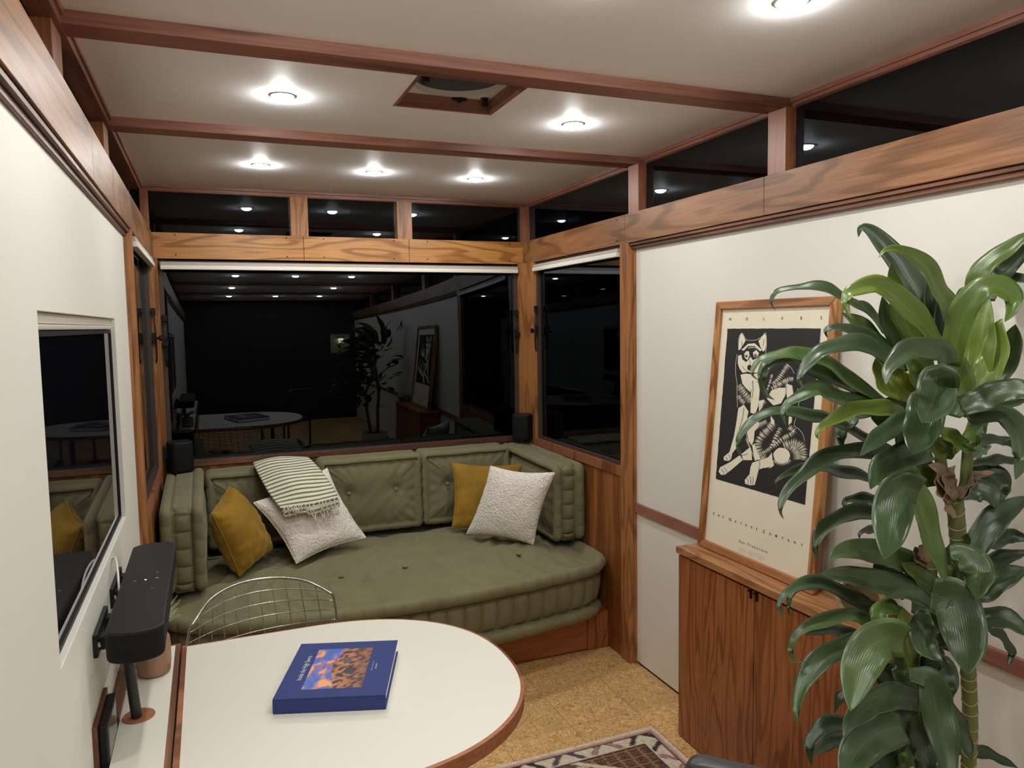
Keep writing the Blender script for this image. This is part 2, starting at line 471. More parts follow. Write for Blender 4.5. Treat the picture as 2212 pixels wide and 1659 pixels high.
# top rails round the ceiling edge
trim(MB().box(CL - .05, CR + .05, CB, CB + .06, 2.404, ZC + .01).box(CL - .05, CR + .05, CB - .012, CB + .06, 2.424, ZC + .01), M['beam_x'])
trim(MB().box(CR - .004, CR + .06, REAR, CB, 2.402, ZC + .01).box(CR - .012, CR + .06, REAR, CB, 2.422, ZC + .01), M['beam_y'])
trim(MB().box(CL - .08, CL + .004, REAR, CB, 2.402, ZC + .01).box(CL - .08, CL + .012, REAR, CB, 2.422, ZC + .01), M['beam_y'])

# header boards
def holes(pts, ax, val):
    mb = MB()
    for a, z in pts:
        c_ = (a, val, z) if ax == 1 else (val, a, z)
        Mr = Matrix.Rotation(R(90), 4, 'X') if ax == 1 else Matrix.Rotation(R(90), 4, 'Y')
        mb.lathe([(0, -.002), (.0042, -.002), (.0042, .001), (0, .001)], c_, 10, 0, Mr)
    return mb
segs = [(.0, .766), (.768, 1.370), (1.372, W)]
for a, b in segs:
    o = trim(MB().box(a, b, 0, .02, ZHB, ZHT), M['head_x'])
    obj('screw_hole', holes([(a + .11, ZHB + .02), (b - .09, ZHB + .02), (a + .11, ZHT - .012), (b - .09, ZHT - .012)], 1, -.0005), M['black'], o)
for i, (a, b) in enumerate(((0, -1.236), (-1.238, -2.201), (-2.203, -4.2), (-4.202, REAR))):
    o = trim(MB().box(W, W + .02, a, b, ZHB, ZHT), M['head_y'])
    if i == 0:
        obj('screw_hole', holes([(-.12, ZHB + .02), (b + .07, ZHB + .02), (b + .07, ZHT - .015)], 0, W - .0005), M['black'], o)
for i, (a, b) in enumerate(((0, -1.236), (-1.238, -2.223), (-2.225, -4.2), (-4.202, REAR))):
    trim(MB().box(-.02, 0, a, b, ZHB, ZHT), M['head_y'])
# ledge behind the headers, carrying the clerestory panes
trim(MB().box(-.12, 2.22, .02, .16, ZHB - .01, ZHT - .002), M['mould_x'])
trim(MB().box(W + .02, W + .14, REAR, .02, ZHB - .002, ZHT - .002), M['mould'])
trim(MB().box(-.14, -.02, REAR, .02, ZHB - .002, ZHT - .002), M['mould'])
# stepped moulding strips under the headers of the two long walls
trim(MB().box(W + .008, W + .05, -1.19, REAR, 2.036, 2.048).box(W + .018, W + .05, -1.19, REAR, 2.022, 2.036), M['mould'])
trim(MB().box(-.05, -.006, -1.19, REAR, 2.036, 2.048).box(-.05, -.016, -1.19, REAR, 2.022, 2.036), M['mould'])
# clerestory posts
for x0, x1 in ((.703, .798), (1.306, 1.395)):
    trim(MB().box(x0, x1, .008, .055, ZHT - .002, 2.404), M['post_z'])
trim(MB().box(2.103, 2.150, .008, .055, ZHT - .002, 2.404), M['post_red'])
trim(MB().box(-.050, -.012, .008, .055, ZHT - .002, 2.404), M['post_red'])
for y0, y1 in ((-1.352, -1.262), (-2.302, -2.212), (-3.56, -3.47), (-4.72, -4.63)):
    trim(MB().box(2.106, 2.152, y0, y1, ZHT - .002, 2.404), M['post_red'])
    trim(MB().box(-.110, -.058, y0 - .02, y1 + .02, ZHT - .002, 2.404), M['post_red'])
# corner posts below the header, splayed across the corner, and the posts that close the side windows
trim(MB().prism([(2.066, .0, 0), (2.1, -.16, 0), (2.15, -.16, 0), (2.15, .06, 0), (2.066, .06, 0)], (0, 0, ZHB)), M['post_z'])
trim(MB().prism([(.020, .0, 0), (.020, .06, 0), (-.05, .06, 0), (-.05, -.16, 0), (.0, -.16, 0)], (0, 0, ZHB)), M['post_z'])
trim(MB().box(W, 2.16, -1.266, -1.19, 0, ZHB).box(2.128, 2.16, -1.276, -1.19, 0, ZHB), M['post_z'])
trim(MB().box(-.05, 0, -1.266, -1.19, 0, ZHB).box(-.05, -.016, -1.276, -1.19, 0, ZHB), M['post_z'])
# wooden aprons below the windows, and their sills
trim(MB().box(.02, 2.066, .012, .06, 0, .935), M['apron'])
trim(MB().box(2.108, 2.16, -1.19, -.16, 0, .922), M['apron'])
trim(MB().box(-.05, -.008, -1.19, -.16, 0, .922), M['apron'])
trim(MB().box(.02, 2.066, -.002, .06, .935, .966), M['mould_x'])
trim(MB().box(2.1, 2.16, -1.19, -.16, .922, .972), M['post_red'])
trim(MB().box(-.05, .0, -1.19, -.16, .922, .972), M['post_red'])
# chair rail on the right wall
trim(MB().box(2.126, XR + .01, REAR, -1.266, .760, .806), M['beam_y'])

# walls (the panels) --- left wall has the recess that holds the television
ty0, ty1, tz0, tz1 = -2.875, -1.70, 1.078, 1.716
wl = MB()
def wrect(x, y0, y1, z0, z1): return [(x, y0, z0), (x, y1, z0), (x, y1, z1), (x, y0, z1)]
wl.grid([wrect(XL - .1, REAR, -1.276, 0, 2.03), wrect(XL, REAR, -1.276, 0, 2.03), wrect(XL, ty0, ty1, tz0, tz1), wrect(XL - .07, ty0, ty1, tz0, tz1)], closed=True)
wl.v += wrect(XL - .07, ty0, ty1, tz0, tz1); wl.f.append((19, 18, 17, 16)); wl.m.append(0); wl.f.append((0, 1, 2, 3)); wl.m.append(0)
struct('wall_left', wl, M['wall'], None, .002)
struct('wall_right', MB().box(XR, XR + .1, REAR, -1.276, .012, 2.03), M['wall'], None, 0)
struct('gap_shade_right', MB().box(XR + .004, XR + .1, REAR, -1.276, 0, .012), M['black'])  # black strip painted in for the dark gap under the wall panel
struct('wall_front', MB().box(-.3, 2.4, REAR - .1, REAR, 0, ZC), M['darkrear'])
# outer night-side skin above nothing: the room is closed only by its panes there

# windows ------------------------------------------------------------
def pane_grid(y0, x0, x1, z0, z1, bow):
    zm = (z0 + z1) / 2; rows = []
    for side, dy in ((0, 0), (1, .006)):
        pass
    mb = MB(); nz, nx = 28, 4
    front = [[(x0 + (x1 - x0) * j / nx, y0 + bow * ((z0 + (z1 - z0) * i / nz) - zm) ** 2, z0 + (z1 - z0) * i / nz) for j in range(nx + 1)] for i in range(nz + 1)]
    back = [[(p[0], p[1] + .005, p[2]) for p in r] for r in front]
    mb.grid(front); mb.grid([list(reversed(r)) for r in back])
    return mb

def lever(parent, base, along, out):
    """black window stay: slotted arm, pivot knob and end bracket"""
    b = Vector(base); a = Vector(along); o_ = Vector(out)
    lv = MB()
    side = a.cross(o_).normalized()
    lv.tube([b + o_ * .012 + side * .006, b + o_ * .016 - a * .10 + side * .006, b + o_ * .016 - a * .22 + side * .004, b + o_ * .012 - a * .25], .0035, 8)
    lv.tube([b + o_ * .012 - side * .006, b + o_ * .016 - a * .10 - side * .006, b + o_ * .016 - a * .22 - side * .004, b + o_ * .012 - a * .25], .0035, 8)
    l = obj('window_stay', lv, M['bronze'], parent, True)
    br = MB()
    c0 = b + a * .008
    vs = []
    for da, db, dc in ((-.018, -.010, 0), (.018, -.010, 0), (.018, .010, 0), (-.018, .010, 0)):
        vs.append(c0 + a * da + side * db)
    br.prism(vs, o_ * .02)
    c1 = b - a * .125
    br.prism([c1 + a * da + side * db for da, db in ((-.028, -.009), (.028, -.009), (.028, .009), (-.028, .009))], o_ * .012)
    obj('bracket', br, M['bronze'], l, False, .002)
    kn = MB(); Mr = o_.to_track_quat('Z', 'Y').to_matrix().to_4x4()
    kn.lathe([(.006, 0), (.006, .03), (.014, .03), (.015, .034), (.014, .042), (0, .042)], c1, 16, 0, Mr)
    obj('knob', kn, M['bronze'], l, 'auto')

def wnd(n, frame, fmat, pane, label=None):
    o = struct('window_%d' % n, frame, fmat, None, .002, False, label)
    obj('pane', pane, M['glass'], o, len(pane.v) > 8)
    return o
def bars_y(x0, x1, z0, z1, y0, y1, t):   # frame in a back-wall opening
    return MB().box(x0, x0 + t, y0, y1, z0, z1).box(x1 - t, x1, y0, y1, z0, z1).box(x0 + t, x1 - t, y0, y1, z0, z0 + t).box(x0 + t, x1 - t, y0, y1, z1 - t, z1)
def bars_x(y0, y1, z0, z1, x0, x1, t):
    return MB().box(x0, x1, y0, y0 + t, z0, z1).box(x0, x1, y1 - t, y1, z0, z1).box(x0, x1, y0 + t, y1 - t, z0, z0 + t).box(x0, x1, y0 + t, y1 - t, z1 - t, z1)
w1 = wnd(1, bars_y(.020, 2.066, .945, 2.05, .02, .06, .022), M['frame_dk'], pane_grid(.040, .03, 2.056, .955, 2.035, .049))
lever(w1, (.040, .018, 1.73), (0, 0, 1), (0, -1, 0)); lever(w1, (2.049, .018, 1.74), (0, 0, 1), (0, -1, 0))
w2 = wnd(2, bars_x(-1.19, -.16, .965, 2.05, 2.115, 2.15, .022), M['frame_dk'], MB().box(2.136, 2.141, -1.18, -.17, .975, 2.04))
lever(w2, (2.112, -.182, 1.76), (0, 0, 1), (-1, 0, 0))
w3 = wnd(3, bars_x(-1.19, -.16, .965, 2.05, -.05, -.015, .022), M['frame_dk'], MB().box(-.041, -.036, -1.18, -.17, .975, 2.04))
lever(w3, (-.012, -.182, 1.76), (0, 0, 1), (1, 0, 0))
k = 4
for x0, x1 in ((-.034, .703), (.798, 1.306), (1.395, 2.103)):
    wnd(k, bars_y(x0 - .004, x1 + .004, ZHT - .004, 2.410, .046, .062, .007), M['mould_x'], MB().box(x0, x1, .052, .057, ZHT, 2.406)); k += 1
cuts = [(-1.262, .0), (-2.212, -1.352), (-3.47, -2.302), (-4.63, -3.56), (REAR, -4.72)]
for y0, y1 in cuts:
    wnd(k, bars_x(y0 - .002, y1 + .002, ZHT - .004, 2.410, 2.142, 2.158, .007), M['mould'], MB().box(2.146, 2.151, y0, y1, ZHT, 2.406)); k += 1
for y0, y1 in cuts:
    wnd(k, bars_x(y0 - .002, y1 + .002, ZHT - .004, 2.410, -.112, -.094, .007), M['mould'], MB().box(-.105, -.100, y0, y1, ZHT, 2.406)); k += 1

# roller blinds ---------------------------------------------------------
def blind(label, p0, p1, out):
    p0 = Vector(p0); p1 = Vector(p1); d = (p1 - p0); o_ = Vector(out)
    t = thing('roller_blind', label, 'blind', (p0 + p1) / 2, 'rolled-up blinds over the windows')
    up = Vector((0, 0, 1))
    def rect(a0, a1, z0, z1): return [p0 + o_ * a0 + up * z0, p0 + o_ * a1 + up * z0, p0 + o_ * a1 + up * z1, p0 + o_ * a0 + up * z1]
    obj('cassette', MB().prism(rect(0, .020, .016, .036), d), M['blind2'], t, False, .002)  # grey colour stands in for the shaded recess above the hem bar
    obj('hem_bar', MB().prism(rect(.0, .026, -.004, .018), d), M['blind'], t, False, .004)
    return t
blind('white roller blind rolled up across the wide back window', (.032, .004, 1.996), (2.058, .004, 1.996), (0, -1, 0))
blind('short white roller blind rolled up over the narrow right side window', (2.110, -1.185, 1.996), (2.110, -.170, 1.996), (-1, 0, 0))
blind('short white roller blind rolled up over the narrow left side window', (-.010, -1.185, 1.996), (-.010, -.170, 1.996), (1, 0, 0))

# ceiling lamps ---------------------------------------------------------
lamp_spots = [(.511, -.628, 'left of the three small round lamps nearest the back window'),
              (1.045, -.620, 'middle of the three small round lamps nearest the back window'),
              (1.580, -.605, 'right of the three small round lamps nearest the back window'),
              (.508, -1.758, 'round ceiling lamp to the left of the roof vent'),
              (1.577, -1.746, 'round ceiling lamp to the right of the roof vent'),
              (.510, -2.910, 'left round ceiling lamp in front of the nearest beam'),
              (1.045, -2.910, 'middle round ceiling lamp in front of the nearest beam'),
              (1.573, -2.912, 'large bright round lamp at the top edge right of centre'),
              (.510, -4.07, 'left round ceiling lamp of the pair over the camera'),
              (1.575, -4.07, 'right round ceiling lamp of the pair over the camera'),
              (.510, -5.22, 'left of the three ceiling lamps behind the camera'),
              (1.045, -5.22, 'middle of the three ceiling lamps behind the camera'),
              (1.575, -5.22, 'right of the three ceiling lamps behind the camera')]
x, y, lb = lamp_spots[0]
L0 = thing('ceiling_lamp', lb, 'ceiling lamp', (x, y, ZC), 'recessed round lamps in the ceiling')
obj('trim_ring', MB().lathe([(.031, .004), (.034, -.003), (.040, -.003), (.041, .002), (.041, .004)], (x, y, ZC), 28), M['white'], L0, True)
obj('lens', MB().lathe([(0, -.0165), (.012, -.0157), (.022, -.0126), (.029, -.0068), (.0325, .001)], (x, y, ZC), 24), M['lens'], L0, True)
for x2, y2, lb in lamp_spots[1:]: copy_tree(L0, (x2 - x, y2 - y, 0), lb)

# roof vent -------------------------------------------------------------
t = thing('roof_vent', 'square wood-lined roof vent with round black fan screen', 'roof vent', ((vx0 + vx1) / 2, (vy0 + vy1) / 2, ZC))
f = MB(); h0, h1 = ZC - .002, ZC + .075
f.box(vx0, vx0 + .012, vy0, vy1, h0, h1).box(vx1 - .012, vx1, vy0, vy1, h0, h1).box(vx0 + .012, vx1 - .012, vy0, vy0 + .012, h0, h1).box(vx0 + .012, vx1 - .012, vy1 - .012, vy1, h0, h1)
obj('wood_lining', f, M['beam_x'], t)
cx, cy = (vx0 + vx1) / 2, (vy0 + vy1) / 2
fl = MB(); rad = .150; n = 48; sq = []
for i in range(n):
    a = 2 * math.pi * i / n; ca, sa = math.cos(a), math.sin(a); s_ = .168 / max(abs(ca), abs(sa))
    sq.append(((cx + ca * s_, cy + sa * s_, h1 - .03), (cx + ca * rad * 1.04, cy + sa * rad * 1.04, h1 - .03), (cx + ca * rad, cy + sa * rad, h1 - .036), (cx + ca * rad * .985, cy + sa * rad * .985, h1 - .01)))
fl.grid([[q[i] for q in sq] for i in range(4)], closed=True)
obj('flange', fl, M['white'], t, 'auto')
obj('fan_screen', MB().lathe([(0, -.002), (.149, 0), (.149, .004), (0, .004)], (cx, cy, h1 - .016), 40), plain('dark_fan_mesh', (.05, .052, .055), .6, bump=.4, bscale=600), t, False)
kb = MB().lathe([(0, -.026), (.010, -.026), (.011, -.004), (.016, 0)], (vx1 - .035, vy1 - .032, h1 - .03), 16)
obj('knob', kb, M['black'], t, 'auto')
obj('knob', MB().lathe([(0, -.018), (.009, -.018), (.010, 0)], (cx + .055, vy1 - .022, h1 - .03), 16).box(cx + .03, cx + .08, vy1 - .03, vy1 - .014, h1 - .042, h1 - .034), M['black'], t, 'auto')
obj('latch', MB().box(vx0 + .055, vx0 + .075, vy0 + .15, vy0 + .19, h1 - .05, h1 - .02), M['black'], t, False, .003)
trim(MB().box(vx0 - .02, vx1 + .02, vy0 - .02, vy1 + .02, h1 + .002, h1 + .03), M["black"])

# ------------------------------------------------------------------ sofa
def resample(pts, step, closed=True):
    P = [Vector(p) for p in pts]; n = len(P); seg = []
    for i in range(n if closed else n - 1):
        seg.append((P[i], P[(i + 1) % n], (P[(i + 1) % n] - P[i]).length))
    tot = sum(s[2] for s in seg); k = max(8, round(tot / step)); out = []
    i = 0; acc = 0
    for j in range(k):
        d = tot * j / k
        while acc + seg[i][2] < d - 1e-9: acc += seg[i][2]; i += 1
        a, b, l = seg[i]; out.append(a.lerp(b, (d - acc) / l if l else 0))
    return out, tot


def round_poly(pts, rads, n=7):
    out = []; m = len(pts)
    for i, p in enumerate(pts):
        r = rads[i] if isinstance(rads, (list, tuple)) else rads
        p = Vector(p); a = Vector(pts[i - 1]); b = Vector(pts[(i + 1) % m])
        d1 = (a - p).normalized(); d2 = (b - p).normalized()
        p1 = p + d1 * r; p2 = p + d2 * r
        for j in range(n + 1):
            t_ = j / n
            out.append((1 - t_) ** 2 * p1 + 2 * t_ * (1 - t_) * p + t_ * t_ * p2)
    return out


def catmull(pts, n):
    P = [Vector(p) for p in pts]; out = []
    m = len(P)
    for i in range(m - 1):
        p0 = P[i - 1] if i > 0 else P[0] * 2 - P[1]; p1 = P[i]; p2 = P[i + 1]; p3 = P[i + 2] if i + 2 < m else P[-1] * 2 - P[-2]
        for j in range(n):
            t_ = j / n
            out.append(.5 * ((2 * p1) + (p2 - p0) * t_ + (2 * p0 - 5 * p1 + 4 * p2 - p3) * t_ ** 2 + (3 * p1 - p0 - 3 * p2 + p3) * t_ ** 3))
    out.append(P[-1]); return out


def mattress(outline, h0, h1, to3d, roll=.024, tuft=.085, axis=None, crown=.02, slant=0, buttons=(), seed=0, bulge=.016, wrink=.006, dimple=.016, crease=.014, groove=.013, rib=None, pleat=.006):
    """hand-tufted cushion: outline (2D, counter-clockwise), rolled edges pinched at the stitches, ribbed border between"""
    P, tot = resample(outline, tuft / 18)
    n = len(P); k = max(3, round(tot / tuft)); nt_ = []
    for i in range(n):
        d = (P[(i + 1) % n] - P[i - 1]); d = Vector((d.y, -d.x)).normalized(); nt_.append(d)
    (ax0, ax1) = axis
    ax0 = Vector(ax0); ax1 = Vector(ax1); ad = ax1 - ax0
    C = []
    for p in P:
        t_ = max(0, min(1, (p - ax0).dot(ad) / max(1e-9, ad.length_squared))); C.append(ax0 + ad * t_)
    prof = []                                                    # (offset, height, weight of stitch, kind)
    H = h1 - h0
    for a in range(-110, 85, 22): prof.append((math.cos(R(a)) * roll - .004, h0 + roll + math.sin(R(a)) * roll, 'r'))
    prof.append((-crease, h0 + 2 * roll + .004, 'c'))
    for j in range(1, 8):
        t_ = j / 8; prof.append((bulge * math.sin(math.pi * t_) ** .6 - .004, h0 + 2 * roll + .006 + (H - 4 * roll - .012) * t_, 's'))
    prof.append((-crease, h1 - 2 * roll - .004, 'c'))
    for a in range(-85, 115, 22): prof.append((math.cos(R(a)) * roll - .004, h1 - roll + math.sin(R(a)) * roll, 'R'))
    prof.append((-roll * 1.15, h1 - crease * 1.4, 'c'))
    rows = []
    for off, h, kd in prof:
        row = []
        for i in range(n):
            s_ = i / n * k; m_ = abs(math.sin(math.pi * s_)) ** .27
            s2 = i / n * k * 1.0 + .5
            mm = abs(math.sin(math.pi * s2)) ** .4
            o = off; hh = h
            wob = noise.noise(Vector((P[i].x * 9, P[i].y * 9, seed + h * 6))) * .004
            kr = rib(P[i]) if rib else 1.0
            m_ = 1 - (1 - m_) * kr; mm = 1 - (1 - mm) * kr
            if kd in 'rR':
                o = -.004 + (off + .004) * (.70 + .30 * mm)
            elif kd == 's':
                o = off * m_ - groove * (1 - m_)
            if kd in 'cs' and rib: o = .92 * (roll - .004) * (1 - kr) + o * kr
            o += slant * (h - h1) / H + wob
            p = P[i] + nt_[i] * o
            row.append(to3d(p.x, p.y, hh))
        rows.append(row)
    base_inset = prof[-1][0]
    nr = 26
    for j in range(1, nr + 1):
        f = j / nr; row = []
        for i in range(n):
            a = P[i] + nt_[i] * (base_inset)
            p = a.lerp(C[i], f)
            edge = (a - p).length
            hgt = h1 - crease * 1.4 + (crown + crease * 1.3) * (1 - (1 - f) ** 3.0)
            s2 = i / n * k + .5
            hgt += pleat * math.cos(2 * math.pi * s2) * math.exp(-edge / .035) * min(1, edge / .012)
            q = Vector((p.x * 2.6, p.y * 9, seed + .3))
            q2 = Vector((p.x * 11 + 2 * math.sin(p.y * 5), p.y * 2.5, seed))
            hgt += wrink * (abs(noise.noise(q)) * 1.2 - abs(noise.noise(q2)) * 1.6) * min(1, edge / .05)
            for bx, by in buttons:
                d2 = (p.x - bx) ** 2 + (p.y - by) ** 2
                hgt -= dimple * math.exp(-d2 / .0012) + .008 * math.exp(-d2 / .012)
            row.append(to3d(p.x, p.y, hgt))
        rows.append(row)
    mb = MB(); mb.grid(rows, closed=True)
    # close the underside
    b0 = len(mb.v); mb.v += rows[0]; mb.f.append(tuple(b0 + i for i in reversed(range(n)))); mb.m.append(0)
    # close the seam along the centre line is left to touching vertices
    return mb


def button_mb(pts, to3d, h, nrm):
    Mr = Vector(nrm).to_track_quat('Z', 'Y').to_matrix().to_4x4()
    out = []
    for bx, by in pts:
        out.append(MB().lathe([(.013, -.004), (.0135, .001), (.010, .005), (.004, .0066), (0, .0068)], to3d(bx, by, h), 16, 0, Mr))
    return out


# bench base with its drawer
bench = thing('bench_base', 'reddish wood bench base under the green seat cushion', 'bench', (1.05, -.5, 0))
obj('carcass', MB().box(.0, 2.106, -1.03, .008, .0, .195), M['apron'], bench, False, .002)
obj('front_panel', MB().box(1.985, 2.106, -1.05, -1.03, .002, .192), M['teak_z'], bench, False, .002)
obj('front_rail', MB().box(.0, 1.98, -1.05, -1.03, .176, .192), M['teak_x'], bench, False, .001)
dr = obj('drawer', MB().box(1.02, 1.981, -1.052, -1.031, .010, .173), M['teak_x'], bench, False, .002)
obj('handle', MB().box(1.32, 1.60, -1.064, -1.050, .156, .173), M['steel'], dr, False, .002)
dr = obj('drawer', MB().box(.03, 1.016, -1.052, -1.031, .010, .173), M['teak_x'], bench, False, .002)
obj('handle', MB().box(.4, .68, -1.064, -1.050, .156, .173), M['steel'], dr, False, .002)

# seat cushion with its bowed front
front = catmull([(2.083, -.80), (2.083, -.95), (2.062, -1.06), (1.98, -1.135), (1.86, -1.175), (1.56, -1.225), (1.24, -1.258), (.95, -1.262), (.55, -1.235), (.25, -1.16), (.07, -1.05), (.022, -.92), (.02, -.80)], 8)
outl = [(2.085, -.04), (2.085, -.3)] + [tuple(p) for p in front] + [(.02, -.3), (.02, -.04)]
outl = [Vector(p) for p in outl]
outl.reverse()
ar = sum(outl[i].x * outl[(i + 1) % len(outl)].y - outl[(i + 1) % len(outl)].x * outl[i].y for i in range(len(outl)))
if ar < 0: outl.reverse()
sb = [tuple(at(875, 1217, 2, .51))[:2], tuple(at(737, 1238, 2, .51))[:2], tuple(at(1120, 1190, 2, .51))[:2]]
seat = tag(obj('seat_cushion', mattress(outl, .195, .490, lambda u, v, h: Vector((u, v, h)), .032, .084, ((.6, -.62), (1.5, -.62)), .018, .035, sb, 1, .017, .019, dimple=.008, crease=.024, groove=.030, pleat=.003), M['olive'], None, True),
           'long olive green seat cushion with bowed front and ribbed border', 'cushion')
for b_ in button_mb(sb, lambda u, v, h: Vector((u, v, h)), .494, (0, 0, 1)): obj('button', b_, M['olive_btn'], seat, True)

# back cushions
bl = ['left olive back cushion, partly behind the striped throw', 'middle olive back cushion between the throw and the tufted seam',
      'right olive back cushion behind the second mustard pillow']
for i, (a, b) in enumerate(((.200, .780), (.781, 1.361), (1.362, 1.910))):
    z0, z1 = .510, (.925, .945, .948)[i]
    o2 = round_poly([(a + .017, z0 + .02), (b - .017, z0 + .02), (b - .017, z1 - .02), (a + .017, z1 - .02)], .018)
    bt = [(a + (b - a) * .27, z0 + (z1 - z0) * .55), (a + (b - a) * .73, z0 + (z1 - z0) * .55)]
    to = lambda u, v, h: Vector((u, -h, v))
    mb = mattress(o2, .022, .205, to, .022, .068, ((a + .24, (z0 + z1) / 2), (b - .24, (z0 + z1) / 2)), .014, 0, bt, 3 + i, .010, .0045, crease=.005, groove=.006, rib=lambda p, z1=z1: .12 if p.y > z1 - .05 else 1, pleat=.003)
    bc = tag(obj('back_cushion', mb, M['olive'], None, True), bl[i], 'cushion', 'olive back cushions in a row')
    for b_ in button_mb(bt, to, .212, (0, -1, 0)): obj('button', b_, M['olive_btn'], bc, True)
# arm cushions
for nm, xa, xb, sgn, lb in (('left', .012, .195, 1, 'left olive arm cushion beside the mustard pillow and soundbar'), ('right', 1.915, 2.098, -1, 'right olive arm cushion beside the white pillow and wood panel')):
    zf = .875 if sgn > 0 else .905
    o2 = round_poly([(-.805, .525), (-.035, .525), (-.035, .918), (-.805, zf)], .022)
    if sgn > 0: to = lambda u, v, h, xa=xa: Vector((xa + h, u, v))
    else: to = lambda u, v, h, xb=xb: Vector((xb - h, u, v))
    if sgn < 0:
        pass
    mb = mattress(o2, 0, .183, to, .025, .078, ((-.60, .71), (-.25, .71)), .012, 0, [(-.55, .72), (-.28, .72)], 8 + sgn, .016, .006, crease=.016, groove=.016, rib=lambda p: 1.0 if p.x < -.79 else .0, pleat=.003)
    tag(obj('arm_cushion', mb, M['olive'], None, True), lb, 'cushion', 'olive arm cushions')


# ------------------------------------------------------------------ pillows
def pillow(c00, c10, c11, c01, th, seed=0, n=34, wrinkle=.006, pinch=.10, face=None):
    """square pillow between four corners (3D); sides curve in towards the seam's middle"""
    c00, c10, c11, c01 = map(Vector, (c00, c10, c11, c01))
    cen = (c00 + c10 + c11 + c01) / 4
    nrm = (c11 - c00).cross(c01 - c10).normalized()
    if face is not None and nrm.dot(Vector(face)) < 0: nrm = -nrm
    mb = MB()
    for side in (1, -1):
        rows = []
        for i in range(n + 1):
            row = []
            for j in range(n + 1):
                u, v = i / n, j / n
                u = .5 - .5 * math.cos(math.pi * u); v = .5 - .5 * math.cos(math.pi * v)
                p = c00.lerp(c10, u).lerp(c01.lerp(c11, u), v)
                a, b = 2 * u - 1, 2 * v - 1
                k = pinch * ((1 - a * a) * abs(b) ** 3 + (1 - b * b) * abs(a) ** 3)
                p = p.lerp(cen, k)
                h = th * max(0, (1 - a * a) * (1 - b * b)) ** .42
                q = Vector((u * 5 + seed, v * 5, seed * 1.7))
                h += wrinkle * noise.noise(q * 1.6) * (1 - (a * b) ** 2) * min(1, h / th * 3)
                # gathers that run in from the seam
                h += wrinkle * .8 * math.sin((u if abs(b) > abs(a) else v) * 42 + seed + 3 * noise.noise(q)) * max(abs(a), abs(b)) ** 6 * min(1, h / th * 4)
                p = p + nrm * h * side
                row.append(p)
            rows.append(row)
        mb.grid(rows if side > 0 else [list(reversed(r)) for r in rows])
    return mb


def piping(c00, c10, c11, c01, r, pinch=.10, n=24):
    c00, c10, c11, c01 = map(Vector, (c00, c10, c11, c01)); cen = (c00 + c10 + c11 + c01) / 4; path = []
    for a, b in ((c00, c10), (c10, c11), (c11, c01), (c01, c00)):
        for i in range(n):
            t_ = i / n; p = a.lerp(b, t_); k = pinch * (1 - (2 * t_ - 1) ** 2); path.append(p.lerp(cen, k))
    return MB().tube(path, r, 6, closed=True)


pm = [at(518, 1246, 1, -.690), at(588, 1188, 1, -.46), at(496, 1050, 1, -.40), at(458, 1110, 1, -.665)]
pl = tag(obj('pillow', pillow(*pm, .098, 1, wrinkle=.012, pinch=.06, face=(1, -1, 0)), M['mustard'], None, True), 'mustard velvet pillow leaning on the left arm cushion', 'pillow', 'pillows on the sofa')
obj('seam', piping(*pm, .0035, .06), M['mustard'], pl, True)
pw = [at(640, 1217, 1, -.61), at(790, 1161, 1, -.46), at(706, 1012, 1, -.285), at(548, 1086, 1, -.43)]
pl = tag(obj('pillow', pillow(*pw, .068, 2, wrinkle=.004, face=(0, -1, 0)), M['boucle'], None, True), 'white boucle pillow under the striped throw', 'pillow', 'pillows on the sofa')
obj('seam', piping(*pw, .004), M['boucle'], pl, True)
pm = [at(976, 1141, 1, -.41), at(1118, 1152, 1, -.48), at(1128, 1002, 1, -.35), at(977, 1000, 1, -.295)]
pl = tag(obj('pillow', pillow(*pm, .055, 5, wrinkle=.005, face=(0, -1, 0)), M['mustard'], None, True), 'mustard velvet pillow behind the right white pillow', 'pillow', 'pillows on the sofa')
obj('seam', piping(*pm, .0035), M['mustard'], pl, True)
pw = [at(1008, 1153, 1, -.52), at(1152, 1176, 1, -.80), at(1198, 1021, 1, -.86), at(1060, 1007, 1, -.58)]
pl = tag(obj('pillow', pillow(*pw, .062, 4, wrinkle=.004, pinch=.085, face=(-1, -1, .2)), M['boucle'], None, True), 'white boucle pillow leaning on the right arm cushion', 'pillow', 'pillows on the sofa')
obj('seam', piping(*pw, .004), M['boucle'], pl, True)

# ------------------------------------------------------------------ striped throw
def throw_surface(rows_px, nu, nv, lift):
    """rows of (u, v, y) control points from the back edge to the hem"""
    ctrl = [[at(u, v, 1, y) for u, v, y in r] for r in rows_px]
    cols = [catmull(r, nu) for r in ctrl]
    m = len(cols[0]); g = []
    for j in range(m): g.append(catmull([c_[j] for c_ in cols], nv))
    g = [[g[j][i] for j in range(m)] for i in range(len(g[0]))]
    return g
rows = [[(556, 1000, -.06), (608, 993, -.06), (668, 996, -.06)],
        [(547, 1000, -.200), (605, 986, -.205), (665, 988, -.21)],
        [(560, 1028, -.330), (612, 1008, -.335), (690, 1012, -.34)],
        [(578, 1060, -.445), (634, 1040, -.455), (712, 1040, -.43)],
        [(605, 1097, -.560), (668, 1088, -.560), (732, 1074, -.52)]]
g = throw_surface(rows, 14, 14, 0)
nr = len(g); nc = len(g[0])
for i in range(nr):
    for j in range(nc):
        p = g[i][j]; q = noise.noise(Vector((p.x * 9, i * .06, 2))) * .010
        g[i][j] = p + Vector((0, -q, q * .5))
mb = MB()
vs = [p for r in g for p in r]; fs = []; ms = []
stripes = 27
for i in range(nr - 1):
    for j in range(nc - 1):
        fs.append((i * nc + j, i * nc + j + 1, (i + 1) * nc + j + 1, (i + 1) * nc + j)); ms.append(i % 2 if False else 0)
